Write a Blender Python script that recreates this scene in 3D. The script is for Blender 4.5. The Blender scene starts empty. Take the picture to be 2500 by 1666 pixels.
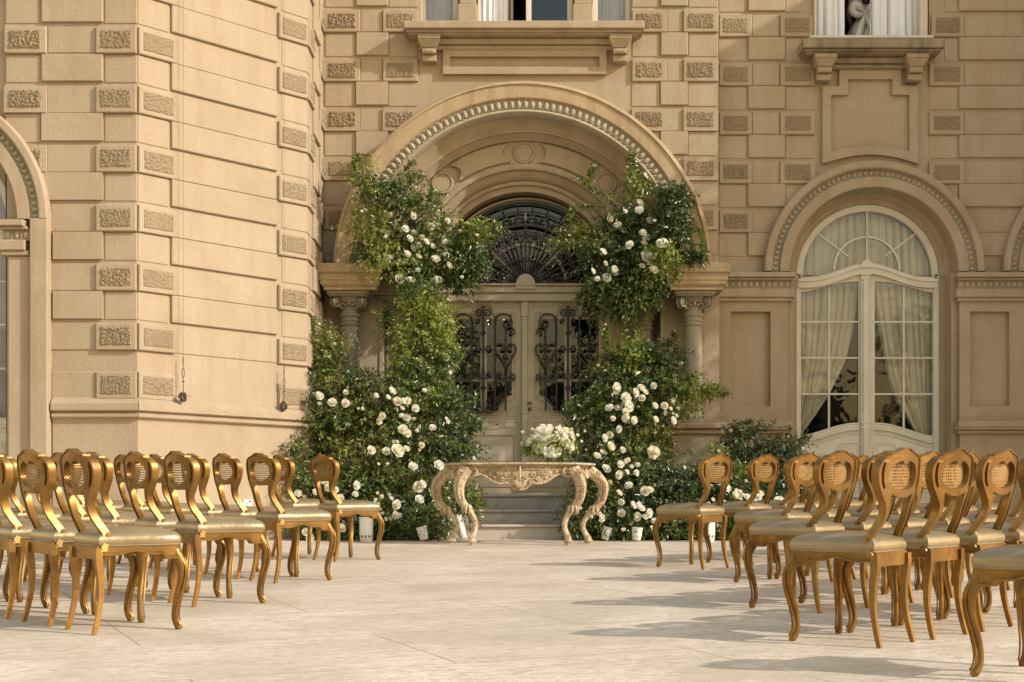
import bpy, bmesh, math, random
import numpy as np
from math import sin, cos, pi, sqrt, atan2, radians
from mathutils import Vector, Matrix, noise
from mathutils.geometry import tessellate_polygon
random.seed(7)
rng = np.random.default_rng(11)
S = bpy.context.scene

# ------------------------------------------------------------------ camera, world, sun
F = 3500.0            # focal length in pixels of the 2500 px wide photograph
HZ = 1262.0           # eye level in the photograph
CAMZ = 0.2626         # eye height over the foot of the steps (the terrace falls towards the camera)
SLOPE = 0.03743
Y0 = 17.03            # foot of the steps
cam_d = bpy.data.cameras.new('camera'); cam = bpy.data.objects.new('camera', cam_d)
S.collection.objects.link(cam); S.camera = cam
cam.location = (0, 0, CAMZ); cam.rotation_euler = (pi/2, 0, 0)
cam_d.sensor_width = 36; cam_d.lens = 36*F/2500
cam_d.shift_y = (HZ-833)/2500; cam_d.clip_end = 800; cam_d.clip_start = 0.1

SUN_EL, SUN_AZ = radians(29.5), radians(113)
SV = Vector((sin(SUN_AZ)*cos(SUN_EL), cos(SUN_AZ)*cos(SUN_EL), sin(SUN_EL)))
w = bpy.data.worlds.new('World'); S.world = w; w.use_nodes = True
nt = w.node_tree; nt.nodes.clear()
sky = nt.nodes.new('ShaderNodeTexSky'); sky.sky_type = 'NISHITA'; sky.sun_disc = False
sky.sun_elevation = SUN_EL; sky.sun_rotation = SUN_AZ; sky.dust_density = 1.2; sky.ozone_density = 0.0
sky.air_density = 2.7
bg = nt.nodes.new('ShaderNodeBackground'); bg.inputs[1].default_value = 0.15
wo = nt.nodes.new('ShaderNodeOutputWorld')
tn = nt.nodes.new('ShaderNodeMix'); tn.data_type = 'RGBA'; tn.blend_type = 'MULTIPLY'; tn.inputs[0].default_value = 1; tn.inputs[7].default_value = (1.07, .97, 1.0, 1)
nt.links.new(sky.outputs[0], tn.inputs[6]); nt.links.new(tn.outputs[2], bg.inputs[0]); nt.links.new(bg.outputs[0], wo.inputs[0])
sl = bpy.data.lights.new('sun', 'SUN'); sun = bpy.data.objects.new('sun', sl); S.collection.objects.link(sun)
sl.energy = 2.6; sl.angle = radians(0.55); sl.color = (1.0, 0.995, 0.96)
sun.rotation_euler = SV.to_track_quat('Z', 'Y').to_euler(); sun.location = (20, -10, 20)
S.view_settings.view_transform = 'Standard'; S.view_settings.look = 'None'
S.view_settings.exposure = 0.66; S.view_settings.gamma = 1

def W(x, y, Y):                      # photo pixel + true depth -> world x, z
    return ((x-1250)*Y/F, CAMZ+(HZ-y)*Y/F)
def WX(x, Y): return (x-1250)*Y/F
def WZ(y, Y): return CAMZ+(HZ-y)*Y/F
def floor_z(Y): return SLOPE*(min(Y, Y0)-Y0) if Y > -3 else SLOPE*(-3-Y0)

# ------------------------------------------------------------------ mesh builder
def catmull(pts, n=6, closed=False):
    P = [Vector(p) for p in pts]; out = []
    m = len(P)
    for i in range(m if closed else m-1):
        if closed: a, b, c, d = P[(i-1) % m], P[i], P[(i+1) % m], P[(i+2) % m]
        else: a, b, c, d = P[max(i-1, 0)], P[i], P[i+1], P[min(i+2, m-1)]
        for k in range(n):
            t = k/n
            out.append(0.5*((2*b)+(c-a)*t+(2*a-5*b+4*c-d)*t*t+(3*b-a-3*c+d)*t*t*t))
    if not closed: out.append(P[-1])
    return out

class MB:
    def __init__(s, T=None): s.v = []; s.f = []; s.T = T
    def add(s, vs, fs):
        o = len(s.v)
        if s.T: vs = [s.T(*p) for p in vs]
        s.v += [tuple(p) for p in vs]; s.f += [tuple(i+o for i in f) for f in fs]
    def box(s, x0, x1, y0, y1, z0, z1):
        s.add([(x0,y0,z0),(x1,y0,z0),(x1,y1,z0),(x0,y1,z0),(x0,y0,z1),(x1,y0,z1),(x1,y1,z1),(x0,y1,z1)],
              [(0,3,2,1),(4,5,6,7),(0,1,5,4),(1,2,6,5),(2,3,7,6),(3,0,4,7)])
    def slab(s, x0, x1, yf, yb, z0, z1, c=0.008):       # box with its front edges chamfered; front faces -y
        if x1-x0 < 2.5*c or z1-z0 < 2.5*c: return s.box(x0, x1, yf, yb, z0, z1)
        s.add([(x0,yb,z0),(x1,yb,z0),(x1,yb,z1),(x0,yb,z1),(x0,yf+c,z0),(x1,yf+c,z0),(x1,yf+c,z1),(x0,yf+c,z1),
               (x0+c,yf,z0+c),(x1-c,yf,z0+c),(x1-c,yf,z1-c),(x0+c,yf,z1-c)],
              [(8,9,10,11),(4,5,9,8),(5,6,10,9),(6,7,11,10),(7,4,8,11),(0,1,5,4),(1,2,6,5),(2,3,7,6),(3,0,4,7),(3,2,1,0)])
    def prism(s, outer, holes, y0, y1, caps=(1, 1), c=0):     # (x,z) polygons extruded from y0 (front) to y1
        loops = [outer]+list(holes)
        L3 = [[Vector((p[0], p[1], 0)) for p in l] for l in loops]
        flat = [p for l in loops for p in l]; n = len(flat)
        tris = tessellate_polygon(L3)
        vs = [(p[0], y0, p[1]) for p in flat]+[(p[0], y1, p[1]) for p in flat]; fs = []
        for t in tris:
            a, b, c2 = [flat[i] for i in t]
            cr = (b[0]-a[0])*(c2[1]-a[1])-(b[1]-a[1])*(c2[0]-a[0])
            t = tuple(t) if cr > 0 else tuple(reversed(t))
            if caps[0]: fs.append(t)
            if caps[1]: fs.append(tuple(i+n for i in reversed(t)))
        o = 0
        for li, l in enumerate(loops):
            m = len(l)
            A = sum(l[i][0]*l[(i+1) % m][1]-l[(i+1) % m][0]*l[i][1] for i in range(m))
            ccw = A > 0
            if li: ccw = not ccw
            for i in range(m):
                j = (i+1) % m
                q = (o+i, o+j, o+j+n, o+i+n)
                fs.append(tuple(reversed(q)) if ccw else q)
            o += m
        s.add(vs, fs)
    def tube(s, pts, r, n=6, closed=False, sx=1.0, up=None, cap=True):
        P = [Vector(p) for p in pts]; m = len(P)
        if m < 2: return
        R = r if isinstance(r, (list, tuple)) else [r]*m
        if len(R) != m:
            R = [R[min(int(i*(len(R)-1)/(m-1)), len(R)-2)]+(R[min(int(i*(len(R)-1)/(m-1)), len(R)-2)+1]-R[min(int(i*(len(R)-1)/(m-1)), len(R)-2)])*((i*(len(R)-1)/(m-1))-min(int(i*(len(R)-1)/(m-1)), len(R)-2)) for i in range(m)]
        vs = []; N = None
        for i in range(m):
            t = (P[(i+1) % m]-P[i-1]) if closed else (P[min(i+1, m-1)]-P[max(i-1, 0)])
            if t.length < 1e-9: t = Vector((0, 0, 1))
            t.normalize()
            if up is not None: N = Vector(up)-t*t.dot(Vector(up))
            elif N is None:
                a = Vector((0, 1, 0)) if abs(t.y) < .9 else Vector((1, 0, 0)); N = a-t*t.dot(a)
            else: N = N-t*t.dot(N)
            if N.length < 1e-6: N = t.orthogonal()
            N.normalize(); B = t.cross(N)
            for k in range(n):
                a = 2*pi*(k+.5)/n
                vs.append(P[i]+(N*cos(a)*sx+B*sin(a))*R[i])
        fs = []
        for i in range(m if closed else m-1):
            j = (i+1) % m
            for k in range(n): fs.append((i*n+k, i*n+(k+1) % n, j*n+(k+1) % n, j*n+k))
        if not closed and cap:
            fs.append(tuple(reversed(range(n)))); fs.append(tuple((m-1)*n+k for k in range(n)))
        s.add(vs, fs)
    def lathe(s, prof, c, n=20, sy=1.0):
        vs = []; m = len(prof)
        for r, z in prof:
            for k in range(n):
                a = 2*pi*k/n; vs.append((c[0]+r*cos(a), c[1]+r*sin(a)*sy, c[2]+z))
        fs = [(i*n+k, i*n+(k+1) % n, (i+1)*n+(k+1) % n, (i+1)*n+k) for i in range(m-1) for k in range(n)]
        fs.append(tuple(reversed(range(n)))); fs.append(tuple((m-1)*n+k for k in range(n)))
        s.add(vs, fs)
    def ring(s, prof, cx, cz, a0=0, a1=pi, n=72):     # profile of (radius, y) swept about the y axis
        vs = []; m = len(prof)
        for i in range(n+1):
            a = a0+(a1-a0)*i/n
            for r, y in prof: vs.append((cx+r*cos(a), y, cz+r*sin(a)))
        s.add(vs, [(i*m+k, (i+1)*m+k, (i+1)*m+k+1, i*m+k+1) for i in range(n) for k in range(m-1)])
    def blob(s, c, r, M=None, nu=8, nv=6):
        vs = [];
        for i in range(nv+1):
            th = pi*i/nv
            for k in range(nu):
                a = 2*pi*k/nu
                p = Vector((sin(th)*cos(a)*r[0], sin(th)*sin(a)*r[1], cos(th)*r[2]))
                if M: p = M @ p
                vs.append(Vector(c)+p)
        s.add(vs, [(i*nu+k, (i+1)*nu+k, (i+1)*nu+(k+1) % nu, i*nu+(k+1) % nu) for i in range(nv) for k in range(nu)])
    def build(s, name, mat, parent=None, org=(0, 0, 0), smooth=None, loc=(0, 0, 0)):
        me = bpy.data.meshes.new(name)
        v = [(p[0]-org[0], p[1]-org[1], p[2]-org[2]) for p in s.v]
        me.from_pydata(v, [], s.f); me.validate()
        me.materials.append(mat)
        if smooth is not None:
            me.polygons.foreach_set('use_smooth', [True]*len(me.polygons))
            me.set_sharp_from_angle(angle=radians(smooth))
        me.update()
        o = bpy.data.objects.new(name, me); S.collection.objects.link(o)
        o.location = loc
        if parent: o.parent = parent
        return o

def tag(o, label=None, cat=None, group=None, kind=None):
    if label: o['label'] = label
    if cat: o['category'] = cat
    if group: o['group'] = group
    if kind: o['kind'] = kind
    return o
def thing(name, loc, label, cat, group=None, rz=0):
    o = bpy.data.objects.new(name, None); S.collection.objects.link(o)
    o.empty_display_size = 0.2
    o.location = loc; o.rotation_euler = (0, 0, rz)
    return tag(o, label, cat, group)

# ------------------------------------------------------------------ materials
def mat(name):
    m = bpy.data.materials.new(name); m.use_nodes = True
    nt = m.node_tree; b = nt.nodes['Principled BSDF']
    return m, nt, b
def N(nt, t, **kw):
    n = nt.nodes.new(t)
    for k, v in kw.items(): setattr(n, k, v)
    return n
def ramp(nt, fac, stops):
    r = N(nt, 'ShaderNodeValToRGB'); e = r.color_ramp.elements
    e[0].position, e[0].color = stops[0][0], (*stops[0][1], 1)
    e[1].position, e[1].color = stops[-1][0], (*stops[-1][1], 1)
    for p, c in stops[1:-1]:
        q = e.new(p); q.color = (*c, 1)
    nt.links.new(fac, r.inputs[0]); return r.outputs[0]
def noise_n(nt, scale, vec=None, detail=5, rough=.55, sc=None, dist=0):
    n = N(nt, 'ShaderNodeTexNoise'); n.inputs['Scale'].default_value = scale
    n.inputs['Detail'].default_value = detail; n.inputs['Roughness'].default_value = rough
    n.inputs['Distortion'].default_value = dist
    if vec is not None:
        if sc:
            mp = N(nt, 'ShaderNodeMapping'); mp.inputs['Scale'].default_value = sc
            nt.links.new(vec, mp.inputs[0]); vec = mp.outputs[0]
        nt.links.new(vec, n.inputs['Vector'])
    return n.outputs[0]
def mixc(nt, fac, a, b, mode='MIX'):
    m = N(nt, 'ShaderNodeMix', data_type='RGBA', blend_type=mode)
    for i, x in ((0, fac), (6, a), (7, b)):
        if isinstance(x, (int, float)): m.inputs[i].default_value = x
        elif isinstance(x, tuple): m.inputs[i].default_value = (*x, 1)
        else: nt.links.new(x, m.inputs[i])
    return m.outputs[2]
def bump(nt, h, strength, dist, b, prev=None):
    n = N(nt, 'ShaderNodeBump'); n.inputs['Strength'].default_value = strength
    n.inputs['Distance'].default_value = dist; nt.links.new(h, n.inputs['Height'])
    if prev: nt.links.new(prev, n.inputs['Normal'])
    if b: nt.links.new(n.outputs[0], b.inputs['Normal'])
    return n.outputs[0]
def objc(nt): return N(nt, 'ShaderNodeTexCoord').outputs['Object']
def rampv(nt, fac, a, b):
    m = N(nt, 'ShaderNodeMapRange'); m.inputs[1].default_value = a; m.inputs[2].default_value = b
    nt.links.new(fac, m.inputs[0]); return m.outputs[0]

def stucco(name, c1, c2, stain, stain_amt=.5, grain=1.0, rough=.9):
    m, nt, b = mat(name); co = objc(nt)
    col = mixc(nt, rampv(nt, noise_n(nt, 1.3, co, 6, .6), .35, .65), c1, c2)
    st = rampv(nt, noise_n(nt, 1.0, co, 6, .65, sc=(5, 5, .6)), .47, .74)   # streaks down the wall
    mm = N(nt, 'ShaderNodeMath', operation='MULTIPLY'); nt.links.new(st, mm.inputs[0]); mm.inputs[1].default_value = stain_amt
    col = mixc(nt, mm.outputs[0], col, stain)
    sx = N(nt, 'ShaderNodeSeparateXYZ'); nt.links.new(co, sx.inputs[0])       # each course of stone has its own tone
    a1 = N(nt, 'ShaderNodeMath', operation='MULTIPLY_ADD'); nt.links.new(sx.outputs[2], a1.inputs[0]); a1.inputs[1].default_value = 1/.3213; a1.inputs[2].default_value = 40-6.568/.3213
    fl = N(nt, 'ShaderNodeMath', operation='FLOOR'); nt.links.new(a1.outputs[0], fl.inputs[0])
    m7 = N(nt, 'ShaderNodeMath', operation='MULTIPLY'); nt.links.new(fl.outputs[0], m7.inputs[0]); m7.inputs[1].default_value = 7.31
    cx = N(nt, 'ShaderNodeCombineXYZ'); nt.links.new(sx.outputs[0], cx.inputs[0]); nt.links.new(sx.outputs[1], cx.inputs[1]); nt.links.new(m7.outputs[0], cx.inputs[2])
    rowt = rampv(nt, noise_n(nt, .9, cx.outputs[0], 2, .5), .3, .7)
    col = mixc(nt, rowt, col, mixc(nt, .22, col, stain))
    sp = rampv(nt, noise_n(nt, 30, co, 4, .7), .3, .7)
    col = mixc(nt, sp, mixc(nt, .1, col, (.05, .03, .015)), col)
    nt.links.new(col, b.inputs['Base Color']); b.inputs['Roughness'].default_value = rough
    b.inputs['Specular IOR Level'].default_value = .2
    p = bump(nt, noise_n(nt, 70, co, 5, .7, sc=(1, 1, .55)), .55*grain, .012, None)
    bump(nt, noise_n(nt, 6, co, 4, .6), .35*grain, .02, b, p)
    return m
M = {}
M['plaster'] = stucco('plaster', (.448, .356, .250), (.395, .309, .210), (.33, .225, .125), .45)
M['rustic'] = stucco('rusticated_plaster', (.38, .305, .205), (.33, .26, .17), (.23, .17, .105), .4, 1.6)
M['trim'] = stucco('moulded_trim', (.448, .355, .246), (.40, .308, .205), (.27, .195, .115), .6, .8)
M['sill'] = stucco('weathered_stone', (.42, .34, .22), (.30, .24, .155), (.09, .075, .055), .8, 1.1)
M['orange'] = stucco('stained_stone', (.49, .37, .22), (.43, .315, .18), (.22, .14, .075), .7, .9)
M['capital'] = stucco('column_stone', (.36, .32, .23), (.31, .27, .19), (.19, .155, .10), .6, .8)
M['egg'] = stucco('carved_stone', (.47, .405, .29), (.40, .34, .24), (.25, .20, .13), .5, .6)

# rusticated blocks: shade of the pits put into the colour as dark specks
_m = M['rustic']; _nt = _m.node_tree; _b = _nt.nodes['Principled BSDF']
_src = _b.inputs['Base Color'].links[0].from_socket
_n = noise_n(_nt, 62, objc(_nt), 3, .6)
_nt.links.new(mixc(_nt, rampv(_nt, _n, .42, .56), (.27, .19, .11), _src), _b.inputs['Base Color'])

def paint(name, c, c2, rough=.45, grain=.25, peel=None):
    m, nt, b = mat(name); co = objc(nt)
    col = mixc(nt, rampv(nt, noise_n(nt, 3, co, 6, .6), .35, .7), c, c2)
    if peel:
        f = rampv(nt, noise_n(nt, 14, co, 8, .75, sc=(1, 1, .5)), .64, .68)
        col = mixc(nt, f, col, peel)
    nt.links.new(col, b.inputs['Base Color']); b.inputs['Roughness'].default_value = rough
    bump(nt, noise_n(nt, 40, co, 3, .6, sc=(1, 1, .2)), grain, .004, b)
    return m
M['door'] = paint('door_paint', (.50, .415, .29), (.44, .36, .245), .4)
M['window'] = paint('window_paint', (.66, .60, .48), (.56, .50, .39), .45, .3, (.30, .22, .13))
M['iron'] = paint('wrought_iron', (.028, .025, .023), (.05, .044, .038), .45, .5)
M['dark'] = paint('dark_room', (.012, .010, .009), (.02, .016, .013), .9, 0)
M['wire'] = paint('steel_wire', (.06, .045, .03), (.1, .07, .045), .5, 0)
M['pot'] = paint('white_ceramic', (.72, .69, .63), (.62, .59, .54), .35, .1)
M['black'] = paint('black_print', (.02, .02, .02), (.03, .03, .03), .6, 0)
M['paper'] = paint('paper', (.75, .72, .66), (.7, .67, .6), .8, .1)
M['brass'] = paint('old_brass', (.16, .10, .04), (.25, .17, .07), .35, .1)
M['brass'].node_tree.nodes['Principled BSDF'].inputs['Metallic'].default_value = .8

def curtain(name, c, c2):
    m, nt, b = mat(name); co = objc(nt)
    col = mixc(nt, rampv(nt, noise_n(nt, 4, co, 4, .6, sc=(4, 1, .4)), .3, .7), c, c2)
    nt.links.new(col, b.inputs['Base Color']); b.inputs['Roughness'].default_value = .85
    b.inputs['Sheen Weight'].default_value = .3
    return m
M['curtain'] = curtain('cream_curtain', (.86, .80, .66), (.70, .62, .46))
M['sheer'] = curtain('white_curtain', (.80, .79, .82), (.72, .71, .75))

m, nt, b = mat('window_glass'); M['glass'] = m
nt.nodes.remove(b); out = nt.nodes['Material Output']
tr = N(nt, 'ShaderNodeBsdfTransparent'); tr.inputs[0].default_value = (.95, .94, .92, 1)
gl = N(nt, 'ShaderNodeBsdfGlossy'); gl.inputs['Roughness'].default_value = .015; gl.inputs[0].default_value = (.62, .72, .92, 1)
nz = noise_n(nt, 1.6, objc(nt), 3, .6); bp = bump(nt, nz, .12, .05, None); nt.links.new(bp, gl.inputs['Normal'])
fr = N(nt, 'ShaderNodeFresnel'); fr.inputs[0].default_value = 1.52
mx = N(nt, 'ShaderNodeMixShader'); nt.links.new(fr.outputs[0], mx.inputs[0])
nt.links.new(tr.outputs[0], mx.inputs[1]); nt.links.new(gl.outputs[0], mx.inputs[2]); nt.links.new(mx.outputs[0], out.inputs[0])

# gilded wood, leather, cane
def chair_co(nt):          # every chair carries its own wear
    oi = N(nt, 'ShaderNodeObjectInfo'); sc = N(nt, 'ShaderNodeVectorMath', operation='SCALE'); sc.inputs['Scale'].default_value = 3.7
    nt.links.new(oi.outputs['Location'], sc.inputs[0]); ad = N(nt, 'ShaderNodeVectorMath', operation='ADD')
    nt.links.new(objc(nt), ad.inputs[0]); nt.links.new(sc.outputs[0], ad.inputs[1]); return ad.outputs[0]
m, nt, b = mat('gilded_wood'); M['gold'] = m; co = chair_co(nt)
c = mixc(nt, rampv(nt, noise_n(nt, 7, co, 5, .6), .35, .7), (.285, .147, .029), (.118, .051, .009))
c = mixc(nt, rampv(nt, noise_n(nt, 22, co, 6, .7), .52, .8), c, (.11, .05, .012))
c = mixc(nt, rampv(nt, noise_n(nt, 1.1, co, 2, .5), .35, .65), c, mixc(nt, .3, c, (.40, .25, .08)))
c = mixc(nt, rampv(nt, noise_n(nt, 60, co, 4, .8), .64, .72), c, (.06, .025, .008))
nt.links.new(c, b.inputs['Base Color'])
nt.links.new(rampv(nt, noise_n(nt, 14, co, 5, .7), -.25, 1.6), b.inputs['Roughness'])
b.inputs['Metallic'].default_value = .62
bump(nt, noise_n(nt, 25, co, 4, .6), .25, .004, b)
m, nt, b = mat('gold_leather'); M['leather'] = m; co = chair_co(nt)
c = mixc(nt, rampv(nt, noise_n(nt, 5, co, 4, .6), .3, .7), (.37, .278, .155), (.28, .205, .108))
nt.links.new(c, b.inputs['Base Color']); b.inputs['Metallic'].default_value = .5; b.inputs['Roughness'].default_value = .34
p = bump(nt, noise_n(nt, 7, co, 4, .6), .5, .014, None); bump(nt, noise_n(nt, 120, co, 3, .6), .12, .002, b, p)
M['cane'] = paint('woven_cane', (.33, .19, .065), (.24, .13, .04), .5, .2)

m, nt, b = mat('bleached_carved_wood'); M['carved'] = m; co = objc(nt)
c = mixc(nt, rampv(nt, noise_n(nt, 5, co, 6, .65), .35, .65), (.60, .475, .305), (.40, .30, .17))
c = mixc(nt, rampv(nt, noise_n(nt, 34, co, 6, .7), .48, .66), c, (.24, .14, .07))
nt.links.new(c, b.inputs['Base Color']); b.inputs['Roughness'].default_value = .6
p = bump(nt, noise_n(nt, 55, co, 5, .7), .6, .008, None)
wv = N(nt, 'ShaderNodeTexWave'); wv.inputs['Scale'].default_value = 22; wv.inputs['Distortion'].default_value = 6; nt.links.new(co, wv.inputs[0])
bump(nt, wv.outputs[1], .35, .005, b, p)

# terrace, steps
m, nt, b = mat('terrace_stone'); M['floor'] = m; co = objc(nt)
mp = N(nt, 'ShaderNodeMapping'); mp.inputs['Rotation'].default_value = (0, 0, radians(-24)); nt.links.new(co, mp.inputs[0])
base = mixc(nt, rampv(nt, noise_n(nt, 1.6, co, 6, .6), .3, .7), (.76, .645, .51), (.63, .52, .395))
vein = rampv(nt, noise_n(nt, 2.2, mp.outputs[0], 8, .72, sc=(.5, 3.2, 1), dist=.9), .50, .72)
base = mixc(nt, vein, base, (.47, .395, .305))
pits = rampv(nt, noise_n(nt, 11, mp.outputs[0], 6, .8, sc=(.8, 2.2, 1), dist=.6), .50, .66)
base = mixc(nt, pits, base, mixc(nt, .85, base, (.34, .26, .175)))
pits2 = rampv(nt, noise_n(nt, 34, mp.outputs[0], 5, .85, sc=(.6, 1.8, 1), dist=.4), .50, .64)
base = mixc(nt, pits2, base, mixc(nt, .9, base, (.30, .225, .15)))
fine = rampv(nt, noise_n(nt, 60, co, 3, .8), .3, .7); base = mixc(nt, fine, mixc(nt, .12, base, (.2, .15, .1)), base)
blot = rampv(nt, noise_n(nt, .9, co, 7, .7, dist=.5), .44, .62)
base = mixc(nt, blot, base, mixc(nt, .7, base, (.42, .34, .245)))
br = N(nt, 'ShaderNodeTexBrick'); br.offset = .5; br.inputs['Scale'].default_value = 1
br.inputs['Brick Width'].default_value = 2.4; br.inputs['Row Height'].default_value = 1.2
br.inputs['Mortar Size'].default_value = .006; br.inputs['Mortar Smooth'].default_value = .3
br.inputs['Color1'].default_value = (0, 0, 0, 1); br.inputs['Color2'].default_value = (.35, .35, .35, 1); br.inputs['Mortar'].default_value = (1, 1, 1, 1)
nt.links.new(mp.outputs[0], br.inputs[0])
tone = mixc(nt, br.outputs[0], base, mixc(nt, .16, base, (.35, .27, .19)))
col = mixc(nt, br.outputs['Fac'], tone, (.30, .24, .17))
nt.links.new(col, b.inputs['Base Color']); b.inputs['Roughness'].default_value = .62
nt.links.new(rampv(nt, noise_n(nt, 2.2, co, 4, .6), -.9, 1.1), b.inputs['Roughness'])
bump(nt, noise_n(nt, 18, co, 6, .7), .25, .006, b)

def marble(name, c1, c2, v):
    m, nt, b = mat(name); co = objc(nt)
    col = mixc(nt, rampv(nt, noise_n(nt, 2.5, co, 7, .65, dist=1.2), .35, .7), c1, c2)
    col = mixc(nt, rampv(nt, noise_n(nt, 3.5, co, 10, .8, sc=(.6, 1, 2), dist=1.5), .57, .63), col, v)
    nt.links.new(col, b.inputs['Base Color']); b.inputs['Roughness'].default_value = .5
    bump(nt, noise_n(nt, 20, co, 4, .6), .2, .005, b); return m
M['marble'] = marble('grey_marble', (.47, .42, .35), (.34, .30, .255), (.15, .11, .08))
M['marble_pale'] = marble('pale_marble', (.60, .54, .45), (.50, .44, .36), (.22, .16, .11))

def leafm(name, stops, trans=.3):
    m, nt, b = mat(name); out = nt.nodes['Material Output']
    at = N(nt, 'ShaderNodeAttribute'); at.attribute_name = 'tint'
    c = ramp(nt, at.outputs['Fac'], stops)
    nt.links.new(c, b.inputs['Base Color']); b.inputs['Roughness'].default_value = .30
    b.inputs['Specular IOR Level'].default_value = .7
    t = N(nt, 'ShaderNodeBsdfTranslucent'); nt.links.new(mixc(nt, .4, c, (.28, .36, .04)), t.inputs[0])
    mx = N(nt, 'ShaderNodeMixShader'); mx.inputs[0].default_value = trans
    nt.links.new(b.outputs[0], mx.inputs[1]); nt.links.new(t.outputs[0], mx.inputs[2]); nt.links.new(mx.outputs[0], out.inputs[0])
    return m
M['leaf_mid'] = leafm('green_leaf', [(0, (.022, .040, .009)), (.4, (.075, .110, .020)), (.72, (.165, .205, .038)), (1, (.34, .34, .10))])
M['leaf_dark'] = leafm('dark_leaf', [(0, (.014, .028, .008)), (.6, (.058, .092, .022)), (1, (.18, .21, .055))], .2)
M['leaf_light'] = leafm('light_leaf', [(0, (.09, .13, .018)), (.5, (.24, .29, .038)), (1, (.46, .46, .12))], .38)
M['leaf_olive'] = leafm('olive_leaf', [(0, (.07, .08, .013)), (.5, (.18, .18, .028)), (1, (.34, .28, .07))], .35)
M['stem'] = paint('stem', (.10, .085, .03), (.16, .11, .05), .7, .2)
M['bark'] = paint('bark', (.12, .085, .055), (.07, .05, .035), .9, .8)

def petal(name, c, c2):
    m, nt, b = mat(name); out = nt.nodes['Material Output']; co = objc(nt)
    col = mixc(nt, rampv(nt, noise_n(nt, 12, co, 3, .5), .3, .7), c, c2)
    nt.links.new(col, b.inputs['Base Color']); b.inputs['Roughness'].default_value = .6
    b.inputs['Subsurface Weight'].default_value = 0
    t = N(nt, 'ShaderNodeBsdfTranslucent'); nt.links.new(col, t.inputs[0])
    mx = N(nt, 'ShaderNodeMixShader'); mx.inputs[0].default_value = .42
    nt.links.new(b.outputs[0], mx.inputs[1]); nt.links.new(t.outputs[0], mx.inputs[2]); nt.links.new(mx.outputs[0], out.inputs[0])
    return m
M['petal'] = petal('white_petal', (.93, .91, .82), (.90, .87, .74))
M['petal_cream'] = petal('cream_petal', (.93, .89, .75), (.89, .83, .64))
M['skin'] = paint('skin', (.45, .25, .15), (.42, .22, .13), .5, 0)
M['hair'] = paint('hair', (.03, .018, .01), (.05, .03, .015), .5, .4)
M['satin'] = paint('satin_dress', (.72, .69, .62), (.66, .62, .54), .4, .1)
m, nt, b = mat('warm_bulb'); M['bulb'] = m
b.inputs['Emission Color'].default_value = (1, .6, .25, 1); b.inputs['Emission Strength'].default_value = 6
m, nt, b = mat('vase_glass'); M['vase'] = m
b.inputs['Transmission Weight'].default_value = .9; b.inputs['Roughness'].default_value = .03; b.inputs['Base Color'].default_value = (.93, .95, .92, 1)
m, nt, b = mat('table_glass'); M['tglass'] = m
b.inputs['Base Color'].default_value = (.03, .09, .075, 1); b.inputs['Roughness'].default_value = .05
# ------------------------------------------------------------------ terrace
ORG = (0, 18.68, 0)
YM, YR, Y1 = 18.68, 18.86, 15.56
g = MB()
xs = [-300, -60, -12, 0, 12, 60, 300]; ys = [-300, -60, -3, 5, Y0, 22, 60, 300]
for y in ys:
    for x in xs: g.v.append((x, y, floor_z(y)))
n = len(xs)
for j in range(len(ys)-1):
    for i in range(n-1): g.f.append((j*n+i, j*n+i+1, (j+1)*n+i+1, (j+1)*n+i))
o = g.build('terrace_floor', M['floor']); tag(o, 'pale stone slabs of the terrace in front of the mansion', kind='structure')

# ------------------------------------------------------------------ the mansion
villa = thing('mansion', ORG, 'ochre stucco mansion with rusticated walls, angled bay and arched doorway', 'building')
def VB(mb, name, m, parent=None, smooth=None):
    return mb.build(name, m, parent or villa, ORG, smooth)

def VBX(mb, name, m, cuts, axis=0, smooth=None, mb2=None, m2=None):      # one part per stretch of wall
    bins = {}; n1 = len(mb.f)
    if mb2:
        o = len(mb.v); mb.v += mb2.v; mb.f += [tuple(i+o for i in f) for f in mb2.f]
    for fi, f in enumerate(mb.f):
        c = sum(mb.v[i][axis] for i in f)/len(f); bins.setdefault(sum(c > k for k in cuts), []).append((f, fi >= n1))
    for k in sorted(bins):
        q = MB(); mp = {}
        fl = []
        for f, second in bins[k]:
            nf = []; fl.append(second)
            for i in f:
                if i not in mp: mp[i] = len(q.v); q.v.append(mb.v[i])
                nf.append(mp[i])
            q.f.append(tuple(nf))
        o = VB(q, name, m, smooth=smooth)
        if m2 and len(o.data.polygons) == len(fl):
            o.data.materials.append(m2)
            for p, b_ in zip(o.data.polygons, fl):
                if b_: p.material_index = 1; p.use_smooth = True
# faces: local (u, d, z), d = distance into the wall (negative = towards the viewer)
class Face:
    def __init__(s, ox, oy, dx, dy):
        l = sqrt(dx*dx+dy*dy); s.o = (ox, oy); s.d = (dx/l, dy/l)
    def __call__(s, u, d, z):
        return (s.o[0]+u*s.d[0]-d*s.d[1], s.o[1]+u*s.d[1]+d*s.d[0], z)
X1 = WX(335, Y1)
Y2 = Y1*4200/3786; X2 = WX(749, Y2)
fA = Face(0, Y1, 1, 0); fB = Face(X1, Y1, X2-X1, Y2-Y1); fC = Face(X2, Y2, 0, 1)
fM = Face(0, YM, 1, 0); fR = Face(0, YR, 1, 0)
LB = sqrt((X2-X1)**2+(Y2-Y1)**2); LC = YM-Y2
def uA(x): return WX(x, Y1)
def uB(x): return (Y1*4200/(4535-x)-Y1)/((Y2-Y1)/LB)
H2 = .3213
ZB = [6.568-H2*i for i in range(-5, 40)]        # course joints; even index (i%2==1 here) under a rusticated course
ZTOP = 9.4

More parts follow.
